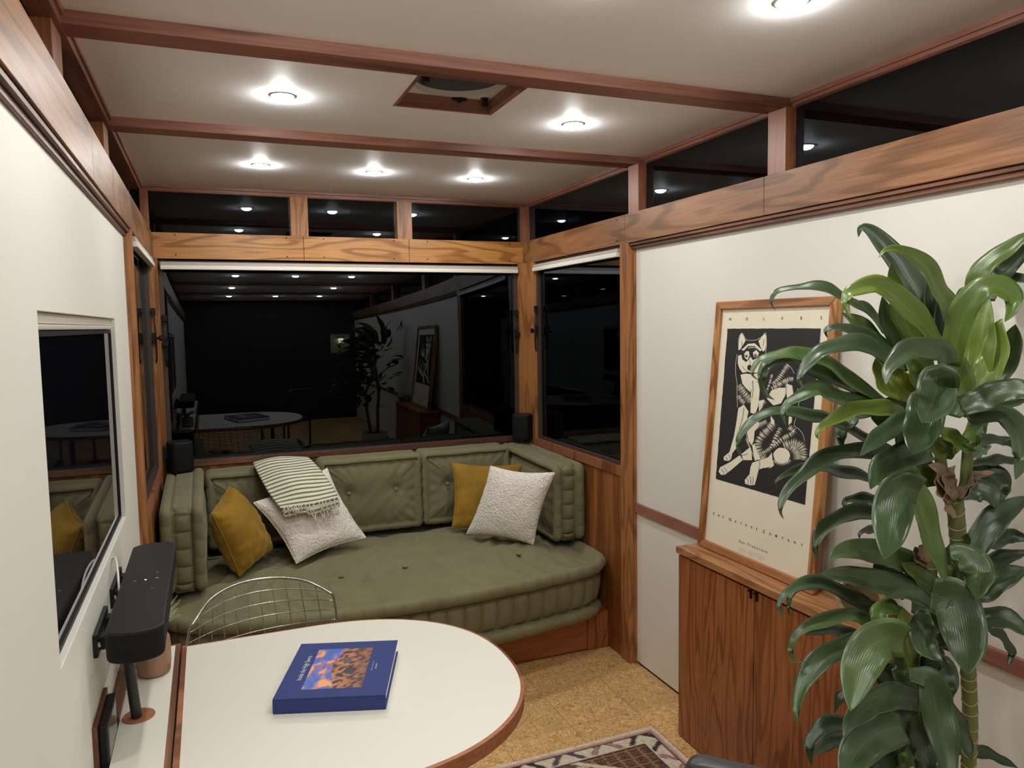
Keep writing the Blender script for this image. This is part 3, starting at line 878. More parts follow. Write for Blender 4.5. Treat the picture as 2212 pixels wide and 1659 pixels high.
# rows are resampled so that every row of faces is half a stripe
def resamp_rows(g, k):
    out = []
    colsP = [[g[i][j] for i in range(len(g))] for j in range(len(g[0]))]
    res = []
    for c_ in colsP:
        r_, tot = resample(c_, 1e9, False) if False else (None, None)
        L_ = [0]
        for a, b in zip(c_, c_[1:]): L_.append(L_[-1] + (b - a).length)
        o_ = []
        i = 0
        for q in range(k + 1):
            d = L_[-1] * q / k
            while i < len(L_) - 2 and L_[i + 1] < d: i += 1
            t_ = (d - L_[i]) / max(1e-9, L_[i + 1] - L_[i]); o_.append(c_[i].lerp(c_[i + 1], t_))
        res.append(o_)
    return [[res[j][q] for j in range(len(res))] for q in range(k + 1)]
def striped(g, k, mats, flip=0, th=.005):
    g = resamp_rows(g, k); mb = MB(); nr, nc = len(g), len(g[0])
    for i in range(nr - 1):
        # 5 face-rows per period: three white, two green
        mb.grid([g[i], g[i + 1]], 1 if (i % 5) in (1, 2) else 0)
    return mb
thr = striped(g, 105, None)
to = obj('throw_blanket', thr, [M['thr_w'], M['thr_g']], None, True)
tag(to, 'green and white striped fringed throw over the left white pillow', 'blanket')
sd = to.modifiers.new('weld', 'WELD'); sd.merge_threshold = .0002
sd = to.modifiers.new('thickness', 'SOLIDIFY'); sd.thickness = .010; sd.offset = 1
# the folded under-layer that shows below the hem
rows2 = [[(588, 1062, -.462), (640, 1048, -.468), (712, 1046, -.445)],
         [(606, 1095, -.545), (668, 1088, -.550), (730, 1074, -.515)],
         [(617, 1116, -.582), (662, 1106, -.580), (672, 1112, -.580), (732, 1092, -.545)]]
g2 = []
ctrl = [[at(u, v, 1, y + .012) for u, v, y in r] for r in rows2]
cols = [resamp_rows([[p] for p in catmull(r, 8)], 20) for r in ctrl]
cols = [[p[0] for p in c_] for c_ in cols]
g2 = [[None] * 21 for _ in range(2 * 8 + 1)]
for j in range(21):
    cc = catmull([c_[j] for c_ in cols], 8)
    for i, p in enumerate(cc): g2[i][j] = p
fo = obj('under_fold', striped(g2, 24, None), [M['thr_w'], M['thr_g']], to, True)
wd = fo.modifiers.new('weld', 'WELD'); wd.merge_threshold = .0002
sd = fo.modifiers.new('thickness', 'SOLIDIFY'); sd.thickness = .005; sd.offset = 1
random.seed(5)
fr = MB()
hem = g[-1]; hem2 = g2[-1]
def strand(p, ln, lean):
    pts = []; x = p.copy()
    for s_ in range(7):
        f = s_ / 6
        pts.append(p + Vector((lean * f + random.uniform(-.004, .004), -.010 * math.sin(f * 3) - .008, -ln * f)))
    fr.tube(pts, [.0027] * 5 + [.0042, .0022], 5)
for i in range(15):
    f = (i + .5) / 15; p = hem[round(f * (len(hem) - 1))]; strand(p + Vector((0, -.022, .010)), random.uniform(.045, .06), random.uniform(-.006, .016))
    if i > 6: strand(hem2[round(f * 20)] + Vector((0, -.016, .004)), random.uniform(.035, .05), random.uniform(-.004, .012))
for i in range(6):
    p = hem[round((.12 + i * .035) * (len(hem) - 1))]; strand(p + Vector((0, -.030, .016 - .004 * i)), .03, random.uniform(-.03, .02))
obj('fringe', fr, M['yarn'], to, True)

# ------------------------------------------------------------------ small speakers on the corner posts
def speaker(label, c, yawz, side):
    t = thing('speaker', label, 'speaker', c, 'small black speakers beside the back window')
    n = 40; rows = []
    def outline(s_, z):
        r = []
        for i in range(n):
            a = 2 * math.pi * i / n; ca, sa = math.cos(a), math.sin(a)
            x = .060 * s_ * math.copysign(abs(ca) ** .55, ca); y = .060 * s_ * math.copysign(abs(sa) ** .55, sa)
            p = Matrix.Rotation(yawz, 3, 'Z') @ Vector((x, y, z)); r.append(p + Vector(c))
        return r
    mb = MB().grid([outline(.90, .0), outline(.97, .006), outline(1, .014), outline(1, .145), outline(.985, .152)], closed=True)
    b0 = len(mb.v); mb.v += [tuple(p) for p in outline(.90, 0)]; mb.f.append(tuple(b0 + i for i in reversed(range(n)))); mb.m.append(0)
    obj('body', mb, M['blackfab'], t, True)
    mb = MB().grid([outline(.985, .152), outline(.97, .158), outline(.90, .160)], closed=True)
    b0 = len(mb.v); mb.v += [tuple(p) for p in outline(.90, .160)]; mb.f.append(tuple(b0 + i for i in range(n))); mb.m.append(0)
    obj('top_plate', mb, M['black'], t, 'auto')
    br = MB()
    c_ = Vector(c)
    if side < 0: br.box(c_.x - .085, c_.x - .072, c_.y - .02, c_.y + .075, c_.z + .06, c_.z + .135).box(c_.x - .075, c_.x - .045, c_.y - .012, c_.y + .02, c_.z + .075, c_.z + .115)
    else: br.box(c_.x + .02, c_.x + .055, c_.y + .05, c_.y + .062, c_.z + .05, c_.z + .12).box(c_.x + .02, c_.x + .045, c_.y + .0, c_.y + .055, c_.z + .07, c_.z + .105)
    obj('wall_bracket', br, M['black'], t, False, .002)
    return t
speaker('small black speaker on the left corner post', (.085, -.115, .935), R(15), -1)
speaker('small black speaker on the right corner post', (2.035, -.105, .962), R(-40), 1)

# ------------------------------------------------------------------ left wall: television, soundbar, panel
tv = thing('television', 'black glossy television sunk in a recess of the left wall', 'television', (XL - .06, (ty0 + ty1) / 2, tz0))
obj('screen', MB().box(XL - .066, XL - .016, ty0 + .010, ty1 - .010, tz0 + .006, tz1 - .038), M['tvscreen'], tv, False, .001)
bz = MB()
for a in (bars_x(ty0 + .004, ty1 - .004, tz0 + .002, tz1 - .036, XL - .068, XL - .012, .010),):
    bz = a
obj('bezel', bz, M['black'], tv, False)

sbz = 1.035
sb_ = thing('soundbar', 'long black soundbar mounted under the television over the counter', 'soundbar', (.07, -2.2, .965))
def stadium(x0, x1, y0, y1, z, s_=1.0, n=26):
    pts = []; r = (x1 - x0) / 2; cx = (x0 + x1) / 2
    for i in range(n):
        a = math.pi * i / (n - 1)
        pts.append(Vector((cx + r * s_ * math.cos(a), y1 - r * .62 + r * .62 * s_ * math.sin(a), z)))
    for i in range(n):
        a = math.pi + math.pi * i / (n - 1)
        pts.append(Vector((cx + r * s_ * math.cos(a), y0 + r * .62 + r * .62 * s_ * math.sin(a), z)))
    return pts
bx0, bx1, by0, by1 = .011, .127, -2.63, -1.90
mb = MB().grid([stadium(bx0, bx1, by0, by1, sbz - .068, .93), stadium(bx0, bx1, by0, by1, sbz - .064, .98), stadium(bx0, bx1, by0, by1, sbz - .056), stadium(bx0, bx1, by0, by1, sbz - .006)], closed=True)
b0 = len(mb.v); st = stadium(bx0, bx1, by0, by1, sbz - .068, .93); mb.v += [tuple(p) for p in st]; mb.f.append(tuple(b0 + i for i in reversed(range(len(st))))); mb.m.append(0)
obj('body', mb, M['blackfab'], sb_, 'auto')
mb = MB().grid([stadium(bx0, bx1, by0, by1, sbz - .006), stadium(bx0, bx1, by0, by1, sbz - .001, .985), stadium(bx0, bx1, by0, by1, sbz, .95)], closed=True)
b0 = len(mb.v); st = stadium(bx0, bx1, by0, by1, sbz, .95); mb.v += [tuple(p) for p in st]; mb.f.append(tuple(b0 + i for i in range(len(st)))); mb.m.append(0)
obj('top_plate', mb, M['black'], sb_, 'auto')
yc = -2.265
for q in ((.040, .046, yc - .001, yc + .001), (.092, .098, yc + .003, yc + .006), (.090, .094, yc + .055, yc + .057), (.086, .089, yc - .075, yc - .073)):
    obj('touch_mark', MB().box(*q, sbz, sbz + .0004), M['silver'], sb_)
obj('status_light', MB().lathe([(.0022, 0), (.0018, .0006), (0, .0008)], (.068, yc, sbz), 10), emit('white_status_led', (.8, .9, 1), 6), sb_)
for y0, y1 in ((-2.515, -2.315), (-2.19, -1.985)):
    br = obj('wall_bracket', MB().box(XL, XL + .010, y0, y1, .945, .998).box(XL + .008, XL + .040, y0 + .02, y0 + .055, .955, .985).box(XL + .008, XL + .040, y1 - .055, y1 - .02, .955, .985), M['black'], sb_, False, .002)
    for yb in (y0 + .010, y1 - .010):
        obj('bolt', MB().lathe([(.006, 0), (.006, .003), (.004, .005), (0, .005)], (XL + .010, yb, .972), 12, 0, Matrix.Rotation(R(90), 4, 'Y')), M['steel'], br, 'auto')
obj('power_cord', MB().tube(catmull([(XL + .001, -2.09, 1.055), (XL + .012, -2.13, 1.062), (XL + .022, -2.19, 1.045), (.004, -2.235, 1.005), (.016, -2.24, .985)], 6), .0028, 8), M['white'], sb_, True)
pth = [deep(262, 1436, (at(262, 1436, 2, .965) - CAM).dot(FW))]
pth = catmull([(.038, -2.47, .975), (.038, -2.462, .93), (.040, -2.445, .86), (.041, -2.415, .79), (.042, -2.385, .728)], 14)
rr = [.0125 if i % 2 else .0108 for i in range(len(pth))]
obj('cable_sleeve', MB().tube(pth, rr, 14), M['blackrub'], sb_, True)

tbl = thing('roller_blind', 'white blind cassette across the top of the black television', 'blind', (XL - .03, -2.29, tz1 - .018), 'rolled-up blinds over the windows')
obj('cassette', MB().box(XL - .066, XL - .014, ty0 + .004, ty1 - .004, tz1 - .022, tz1 - .001), M['blind'], tbl, False, .003)
obj('hem_bar', MB().box(XL - .066, XL - .010, ty0 + .006, ty1 - .006, tz1 - .034, tz1 - .023), M['blind2'], tbl, False, .003)

pn = thing('control_panel', 'small black framed touch panel on a wood plate on the left wall', 'control panel', (XL, -2.5, .75))
obj('back_plate', MB().box(XL, XL + .009, -2.597, -2.395, .60, .824), M['walnut'], pn, False, .001)
obj('housing', MB().box(XL + .009, XL + .028, -2.580, -2.410, .62, .815), M['black'], pn, False, .004)
obj('screen', MB().box(XL + .028, XL + .0284, -2.562, -2.428, .64, .807), plain('grey_panel_screen', (.10, .10, .10), .12), pn)

# fixed counter along the left wall
ct = thing('counter', 'narrow cream counter with wooden edge along the left wall', 'counter', (.05, -3.0, 0))
obj('top', MB().box(.004, .114, -4.3, -1.962, .700, .730), M['lam'], ct)
obj('edge_band', MB().box(.114, .128, -4.3, -1.952, .698, .7305).box(.004, .114, -1.962, -1.952, .698, .7305), M['walnut'], ct, False, .001)
obj('backsplash', MB().box(XL + .001, .004, -2.39, -1.955, .700, .742), M['walnut'], ct, False, .001)
obj('support', MB().box(.010, .09, -4.3, -2.0, .0, .695), M['teak_z'], ct)
gm = MB(); gc = (.046, -2.381, .7303); ring = []
sh = tag(obj('grommet_cover', MB().lathe([(0, 0), (.037, 0), (.0365, .0022), (0, .0026)], gc, 36, 0, Matrix.Diagonal((1, 1.05, 1, 1))), M['walnut_x'], None, 'auto'), 'round walnut cable cover on the counter around the black sleeve', 'cover')

# pot with an air plant
pt = thing('plant_pot', 'faceted brown pot on the counter behind the soundbar', 'pot', (.066, -2.138, .7305))
rows = []
for r_, z_ in ((.034, .0), (.042, .006), (.0465, .03), (.047, .075), (.045, .098), (.040, .106), (.036, .106), (.034, .098), (.032, .06), (0.001, .055)):
    row = []
    for i in range(48):
        a = 2 * math.pi * i / 48; fa = (a % (math.pi / 3)) - math.pi / 6
        fct = .55 + .45 * (math.cos(math.pi / 6) / math.cos(fa)) / math.cos(math.pi / 6) * math.cos(math.pi / 6) if .01 < z_ < .1 else 1
        row.append((.066 + r_ * fct * math.cos(a + .3), -2.138 + r_ * fct * math.sin(a + .3), .7305 + z_))
    rows.append(row)
mb = MB().grid(rows, closed=True); mb.v += rows[0]; nb = len(mb.v); mb.f.append(tuple(nb - 1 - i for i in range(48))); mb.m.append(0)
obj('body', mb, M['rustceramic'], pt, True)
random.seed(11)
ap = MB()
for i in range(64):
    a = random.uniform(0, 2 * math.pi); ln = random.uniform(.055, .095); up_ = random.uniform(.15, .8)
    d = Vector((math.cos(a), math.sin(a), 0)); p0 = Vector((.070, -2.134, .800))
    pts = [p0 + d * ln * f * .75 + Vector((0, 0, 1)) * (.03 + ln * up_ * (f - .55 * f * f * (1.4 - up_)) + .03 * min(1, f * 4)) + d.orthogonal() * .02 * f * f for f in (0, .25, .5, .75, 1)]
    ap.tube(catmull(pts, 3), [.0028 * (1 - i_ / 13) + .0004 for i_ in range(13)], 5)
tag(obj('air_plant', ap, M['airleaf'], None, True), 'spiky pale green air plant growing out of the brown pot', 'plant')

# ------------------------------------------------------------------ folding table with rounded end
def table_outline(grow=0):
    pts = [(.145, -2.885 - grow), (.145, -1.985 + grow)]
    pts = []
    x0, yc_, a, b = .50, -2.435, .497 + grow, .450 + grow
    k = 2.25
    for i in range(57):
        t_ = math.pi / 2 - math.pi * i / 56
        ct_, st_ = math.cos(t_), math.sin(t_)
        pts.append((x0 + a * math.copysign(abs(ct_) ** (2 / k), ct_), yc_ + b * math.copysign(abs(st_) ** (2 / k), st_)))
    return [(.146, yc_ + b)] + pts + [(.146, yc_ - b)]
tb = thing('folding_table', 'cream topped table with rounded end and wooden edge', 'table', (.6, -2.435, 0))
ins = table_outline(0); outr = table_outline(.009)
obj('tabletop', MB().prism([(x, y, .702) for x, y in ins], (0, 0, .028)), M['lam'], tb)
eb = MB()
for (x0, y0), (x1, y1), (x2, y2), (x3, y3) in zip(ins, ins[1:], outr[1:], outr):
    pass
rows = [[(x, y, .694) for x, y in ins], [(x, y, .694) for x, y in outr], [(x, y, .7285) for x, y in outr], [(x, y, .7305) for x, y in ins], [(x, y, .725) for x, y in ins]]
eb.grid([list(reversed(r)) for r in rows])
eb.box(.133, .146, -2.894, -1.976, .694, .7305)
obj('edge_band', eb, M['walnut_x'], tb, 'auto')
lg = obj('leg', MB().lathe([(.034, 0), (.034, .006), (.016, .010), (.016, .690), (.045, .694), (.045, .7)], (.762, -2.66, .0), 24), plain('brown_metal_leg', (.17, .125, .10), .35, .5), tb, 'auto')
for y0 in (-2.70, -2.2): obj('hinge', MB().box(.130, .18, y0, y0 + .06, .690, .694), M['bronze'], tb)

# ------------------------------------------------------------------ book
bk = thing('book', 'large blue photo book lying on the cream table', 'book', (.53, -2.4, .731))
zt = .731 + .038
A = at(588, 1511, 2, zt); B = at(840, 1500, 2, zt); C_ = at(854, 1383, 2, zt); D = at(652, 1390, 2, zt)   # near-left, near-right, far-right, far-left
ex = (B - A).normalized(); ey = Vector((-ex.y, ex.x, 0)); bw = (B - A).length * .5 + (C_ - D).length * .5; bh = (D - A).dot(ey) * .5 + (C_ - B).dot(ey) * .5
O = A.copy()
def bp_(u, v, z): q = O + ex * (bw * u) + ey * (bh * v); return Vector((q.x, q.y, z))
def slab(u0, u1, v0, v1, z0, z1): return MB().prism([bp_(u0, v0, z0), bp_(u1, v0, z0), bp_(u1, v1, z0), bp_(u0, v1, z0)], (0, 0, z1 - z0))
obj('front_cover', slab(0, 1, 0, 1, zt - .004, zt), M['navy'], bk, False, .0012)
obj('back_cover', slab(0, 1, 0, 1, .731, .735), M['navy'], bk, False, .0012)
obj('spine', slab(0, 1, 0, .012, .735, zt - .004), M['navy'], bk)
obj('pages', slab(.018, .982, .012, .985, .735, zt - .004), M['pages'], bk)
def cover_uv(zx, zy):
    p = at(570 + zx / 7.373, 1360 + zy / 7.373, 2, zt) - O
    return p.dot(ex) / bw, p.dot(ey) / bh
qs = [cover_uv(590, 955), cover_uv(1555, 925), cover_uv(1740, 288), cover_uv(890, 318)]
u0, u1 = (qs[0][0] + qs[3][0]) / 2, (qs[1][0] + qs[2][0]) / 2; v0, v1 = (qs[0][1] + qs[1][1]) / 2, (qs[2][1] + qs[3][1]) / 2
nu, nv = 90, 84; rows = []; cols = []
def mixc(a, b, t_): t_ = max(0, min(1, t_)); return tuple(x * (1 - t_) + y * t_ for x, y in zip(a, b))
for i in range(nv + 1):
    r = []
    for j in range(nu + 1):
        s_, t_ = j / nu, i / nv
        r.append(bp_(u0 + (u1 - u0) * s_, v0 + (v1 - v0) * t_, zt + .0004))
        hor = .42 + .06 * math.sin(t_ * 7 + 1) + .05 * noise.noise(Vector((t_ * 9, 3, 0)))
        if s_ < hor:
            q = noise.fractal(Vector((s_ * 5 - t_ * 3, t_ * 5 + s_ * 2.5, 1.2)), .9, 2.1, 5)
            c_ = mixc(lin((96, 110, 186)), lin((150, 122, 170)), .5 + 1.2 * noise.noise(Vector((t_ * 3, s_ * 4, 7))))
            c_ = mixc(c_, lin((246, 168, 98)), (q - .02) * 3.2); c_ = mixc(c_, lin((60, 106, 190)), (-q - .12) * 3)
        else:
            q = noise.fractal(Vector((s_ * 7 + t_ * 5, t_ * 16 - s_ * 9, 4)), .8, 2.1, 6)
            c_ = mixc(lin((112, 76, 66)), lin((196, 128, 92)), .45 + q * 1.5); c_ = mixc(c_, lin((52, 36, 36)), (-q - .02) * 3.2)
            c_ = mixc(c_, lin((86, 60, 56)), (s_ - .62) * 1.6)
            for cu, cv, cr in ((.60, .68, .085), (.70, .42, .10)):
                if ((s_ - cu) / 1.0) ** 2 + (t_ - cv) ** 2 < (cr * (1 + .25 * noise.noise(Vector((s_ * 9, t_ * 9, 2))))) ** 2: c_ = lin((98, 84, 90)) if cu < .65 else lin((58, 52, 54))
        cols.append(c_)
    rows.append(r)
obj('cover_photo', MB().grid(rows, cols=cols), M['photo'], bk)
tm = MB()
a_ = cover_uv(590, 812); b_ = cover_uv(763, 428)
xd = ey; yd = -ex
text_mesh('Inside the High Sierra', .0190, bp_(a_[0], a_[1], zt), xd, yd, tm, 0, .0006, fit=(b_[1] - a_[1]) * bh)
a_ = cover_uv(1790, 625); text_mesh('Claude Fiddler', .0075, bp_(a_[0], a_[1], zt), xd, yd, tm, 0, .0006, fit=.032)
a_ = cover_uv(1708, 660); b_ = cover_uv(1752, 498)
q = bp_(a_[0], a_[1], zt + .0006); tm.add([q, q + ex * .0007, q + ex * .0007 + ey * ((b_[1] - a_[1]) * bh), q + ey * ((b_[1] - a_[1]) * bh)], [(0, 1, 2, 3)])
obj('lettering', tm, M['silver'], bk)

# ------------------------------------------------------------------ wire chair
ch = thing('wire_chair', 'chrome wire chair pushed up behind the cream table', 'chair', (.365, -1.72, 0))
th = R(12); rr_ = Vector((math.cos(th), math.sin(th), 0)); ff = Vector((math.sin(th), -math.cos(th), 0)); cc = Vector((.352, -1.618, 0))
cen_ = catmull([(0, .798), (.022, .72), (.045, .64), (.075, .555), (.115, .490), (.19, .452), (.29, .438), (.38, .440), (.44, .452)], 6)
wid = catmull([(0, .230), (.12, .242), (.25, .252), (.38, .258), (.5, .262), (.62, .262), (.75, .255), (.9, .235), (1, .20)], 8)
def shell(a, b):
    """a across -1..1, b down the back and along the seat 0..1"""
    q = b * (len(cen_) - 1); i = min(int(q), len(cen_) - 2); p = Vector((cen_[i][0], cen_[i][1])).lerp(Vector((cen_[i + 1][0], cen_[i + 1][1])), q - i)
    q = b * (len(wid) - 1); i = min(int(q), len(wid) - 2); w_ = wid[i][1] * (1 - q + i) + wid[i + 1][1] * (q - i)
    back = max(0, 1 - b * 1.7); seat_ = 1 - back
    f = p[0] + back * .165 * a * a + .02 * seat_ * a * a
    z = p[1] - .010 - .040 * a ** 8 * math.exp(-b * 30) - .020 * a * a * math.exp(-b * 9) + seat_ * .035 * a * a
    return cc + rr_ * (w_ * a) + ff * f + Vector((0, 0, z))
rim = [shell(-1 + 2 * i / 40, 0) for i in range(41)] + [shell(1, i / 50) for i in range(1, 51)] + [shell(1 - 2 * i / 30, 1) for i in range(1, 31)] + [shell(-1, 1 - i / 50) for i in range(1, 50)]
sm = rim[:]
for _ in range(6): sm = [(sm[i - 1] + sm[i] * 2 + sm[(i + 1) % len(sm)]) / 4 for i in range(len(sm))]
obj('rim', MB().tube(sm, .0042, 8, closed=True), M['chrome'], ch, True)
wr = MB()
for i in range(1, 11):
    a = -1 + 2 * i / 11
    wr.tube([shell(a, j / 44 + .004) for j in range(44)] + [shell(a, 1)], .0018, 6)
for i in range(1, 15):
    b = i / 15
    wr.tube([shell(-1 + 2 * j / 30, b) for j in range(31)], .0018, 6)
obj('wire_mesh', wr, M['chrome'], ch, True)
for sx in (-1, 1):
    lgm = MB().tube(catmull([cc + rr_ * (.25 * sx) + ff * .42 + Vector((0, 0, .005)), cc + rr_ * (.21 * sx) + ff * .36 + Vector((0, 0, .30)), cc + rr_ * (.18 * sx) + ff * .33 + Vector((0, 0, .41)), cc + rr_ * (.18 * sx) + ff * .15 + Vector((0, 0, .42)), cc + rr_ * (.22 * sx) + ff * .03 + Vector((0, 0, .28)), cc + rr_ * (.25 * sx) - ff * .02 + Vector((0, 0, .005))], 7), .006, 8)
    obj('leg', lgm, M['chrome'], ch, True)
obj('crossbar', MB().tube([cc + rr_ * -.18 + ff * .25 + Vector((0, 0, .418)), cc + rr_ * .18 + ff * .25 + Vector((0, 0, .418))], .006, 8), M['chrome'], ch, True)

# ------------------------------------------------------------------ cabinet by the right wall
cab = thing('cabinet', 'low reddish teak cabinet against the right wall behind the plant', 'cabinet', (2.05, -2.4, 0))
cy1, cy0 = -1.906, -2.80
obj('body', MB().box(1.962, 2.124, cy0, cy1, .006, .752), M['teak_z'], cab, False, .001)
obj('plinth', MB().box(1.985, 2.10, cy0 + .02, cy1 - .02, 0, .006), M['black'], cab)
obj('worktop', MB().box(1.938, 2.128, cy0 - .012, cy1 + .006, .760, .786), M['teak_y'], cab, False, .0015)
obj('end_strip', MB().box(1.948, 1.966, -1.984, cy1, .004, .752), M['teak_z'], cab, False, .001)
for a, b, hy in ((-2.354, -1.988, -2.342), (-2.80, -2.358, -2.372)):
    d_ = obj('door', MB().box(1.946, 1.962, a, b, .008, .750), M['teak_z'], cab, False, .0012)
    obj('handle', MB().box(1.940, 1.947, hy - .004, hy + .004, .722, .750).box(1.930, 1.947, hy - .005, hy + .005, .748, .752), M['bronze'], d_)

# lying stoneware vessel on the cabinet
vs_ = thing('stoneware_vessel', 'short log-like stoneware vessel lying beside the poster frame', 'vessel', (2.03, -2.73, .786))
Mr = Vector((-.80, -.60, .0)).to_track_quat('Z', 'Y').to_matrix().to_4x4(); vc = Vector((2.040, -2.725, .7865 + .070))
obj('body', MB().lathe([(.0, -.075), (.062, -.075), (.069, -.066), (.069, .052), (.067, .060)], vc, 40, 0, Mr), M['barkcer'], vs_, 'auto')
obj('rim', MB().lathe([(.067, .060), (.066, .068), (.061, .070), (.054, .066), (.052, .055)], vc, 40, 0, Mr), plain('tan_rim', (.45, .31, .17), .5), vs_, True)
obj('glazed_bowl', MB().lathe([(.052, .055), (.042, .040), (.022, .032), (0, .030)], vc, 36, 0, Mr), M['glaze'], vs_, True)

# ------------------------------------------------------------------ poster
PB = Vector((2.034, -1.925, .787)); PT = Vector((2.118, -1.925, 1.752))
pz = (PT - PB).normalized(); py = Vector((0, -1, 0)); PN = py.cross(pz)          # PN points into the room (-x)
if PN.x > 0: PN = -PN
PW, PH = .618, (PT - PB).length
def pq(s_, t_, d=0): return PB + py * (PW * s_) + pz * (PH * t_) + PN * d
def pxy(u, v, d):    # point of the poster plane the photograph shows at (u, v)
    dr_ = ray(u, v); t_ = (PB - CAM).dot(PN) / dr_.dot(PN); p = CAM + dr_ * t_
    return p + PN * d
po = thing('framed_poster', 'oak-framed wolf poster leaning on the wall on top of the cabinet', 'poster', PB)
fw_ = .030
def bar(s0, s1, t0, t1, d0=-.014, d1=.012): return MB().prism([pq(s0, t0, d0), pq(s1, t0, d0), pq(s1, t1, d0), pq(s0, t1, d0)], PN * (d1 - d0))
fwx, fwy = fw_ / PW, fw_ / PH
obj('frame_rail', MB().prism([pq(0, 1, -.014), pq(1, 1, -.014), pq(1 - fwx, 1 - fwy, -.014), pq(fwx, 1 - fwy, -.014)], PN * .026), M['oak_y'], po, False, .003)
obj('frame_rail', MB().prism([pq(0, 0, -.014), pq(1, 0, -.014), pq(1 - fwx, fwy, -.014), pq(fwx, fwy, -.014)], PN * .026), M['oak_y'], po, False, .003)
obj('frame_stile', MB().prism([pq(0, 0, -.014), pq(0, 1, -.014), pq(fwx, 1 - fwy, -.014), pq(fwx, fwy, -.014)], PN * .026), M['oak'], po, False, .003)
obj('frame_stile', MB().prism([pq(1, 0, -.014), pq(1, 1, -.014), pq(1 - fwx, 1 - fwy, -.014), pq(1 - fwx, fwy, -.014)], PN * .026), M['oak'], po, False, .003)
obj('print', bar(fwx * .9, 1 - fwx * .9, fwy * .9, 1 - fwy * .9, -.008, -.001), M['paper'], po)
def Z2(zx, zy, d): return pxy(1480 + zx / 3.455, 620 + zy / 3.455, d)
bg = MB()
edge = []
cor = [(316, 311), (1012, 308), (893, 1625), (228, 1432)]
random.seed(3)
for i in range(4):
    a, b = cor[i], cor[(i + 1) % 4]
    for j in range(26): edge.append(Z2(a[0] + (b[0] - a[0]) * j / 26 + random.uniform(-1.5, 1.5), a[1] + (b[1] - a[1]) * j / 26 + random.uniform(-1.5, 1.5), .0))
bg.poly(edge); obj('dark_ground', bg, M['ink'], po)
cream = [
 [(400, 472), (403, 400), (412, 360), (427, 345), (440, 372), (452, 400), (432, 435), (415, 462)],
 [(548, 402), (572, 375), (592, 346), (604, 360), (606, 430), (598, 470), (582, 482), (562, 445)],
 [(420, 470), (470, 425), (520, 420), (575, 470), (560, 480), (520, 440), (470, 440), (440, 475)],
 [(441, 500), (458, 478), (478, 480), (482, 515), (468, 545), (446, 530)],
 [(508, 488), (532, 470), (552, 492), (545, 515), (522, 525), (509, 512)],
 [(396, 515), (420, 505), (428, 540), (455, 560), (478, 540), (490, 520), (505, 545), (535, 535), (560, 520), (596, 500), (602, 560), (575, 610), (540, 640), (500, 640), (470, 632), (430, 640), (408, 610), (394, 570)],
 [(414, 655), (450, 646), (500, 652), (560, 640), (590, 690), (566, 715), (520, 700), (500, 730), (488, 785), (455, 755), (428, 720)],
 [(498, 708), (520, 698), (548, 715), (558, 770), (548, 880), (530, 935), (512, 945), (488, 938), (492, 800)],
 [(398, 905), (440, 878), (474, 930), (455, 1010), (430, 1080), (400, 1180), (352, 1242), (345, 1285), (322, 1300), (290, 1292), (288, 1268), (332, 1232), (366, 1110), (385, 1000)],
 [(486, 1195), (432, 1238), (340, 1305), (262, 1345), (250, 1378), (268, 1402), (296, 1402), (345, 1365), (430, 1292), (500, 1292), (498, 1240)],
 [(644, 772), (700, 752), (752, 752), (748, 810), (716, 868), (660, 884), (612, 835)],
 [(758, 722), (800, 735), (808, 790), (800, 850), (770, 880), (758, 800)],
 [(472, 1012), (520, 1000), (556, 1010), (545, 1050), (520, 1075), (512, 1150), (498, 1182), (474, 1150), (464, 1090)],
 [(640, 960), (668, 1000), (664, 1035), (640, 1010)], [(775, 955), (800, 950), (796, 1010), (772, 1030)],
 [(502, 1312), (560, 1292), (620, 1272), (648, 1236), (654, 1290), (664, 1332), (640, 1350), (584, 1350), (548, 1368), (536, 1420), (520, 1478), (486, 1480), (448, 1468), (446, 1440), (482, 1396), (488, 1348)],
 [(500, 1180), (520, 1170), (540, 1230), (565, 1285), (520, 1295)],
 [(550, 850), (590, 840), (575, 900), (552, 930)],
]
rump = [(722 + 62 * math.cos(2 * math.pi * i / 26) + random.uniform(-2, 2), 1258 + 58 * math.sin(2 * math.pi * i / 26) + random.uniform(-2, 2)) for i in range(26)]
cream.append(rump)
cm = MB()
for p in cream: cm.poly([Z2(x, y, .0006) for x, y in p])
def hatch(mb, path, wd, n, d=.0006, ph=.0):
    P = catmull([Vector((x, y)) for x, y in path], 12); L_ = [0]
    for a, b in zip(P, P[1:]): L_.append(L_[-1] + (b - a).length)
    for i in range(n):
        s_ = L_[-1] * (i + .5) / n; k = max(q for q in range(len(L_)) if L_[q] <= s_); k = min(k, len(P) - 2)
        p = P[k]; t_ = (P[k + 1] - P[k]).normalized(); nn = Vector((-t_.y, t_.x)); w_ = wd * (.8 + .4 * random.random()) / 2; h = L_[-1] / n * .30
        nn = (nn + t_ * ph).normalized()
        mb.poly([Z2(*(p - nn * w_), d), Z2(*(p - nn * w_ * .3 + t_ * h), d), Z2(*(p + nn * w_), d), Z2(*(p - nn * w_ * .3 - t_ * h), d)])
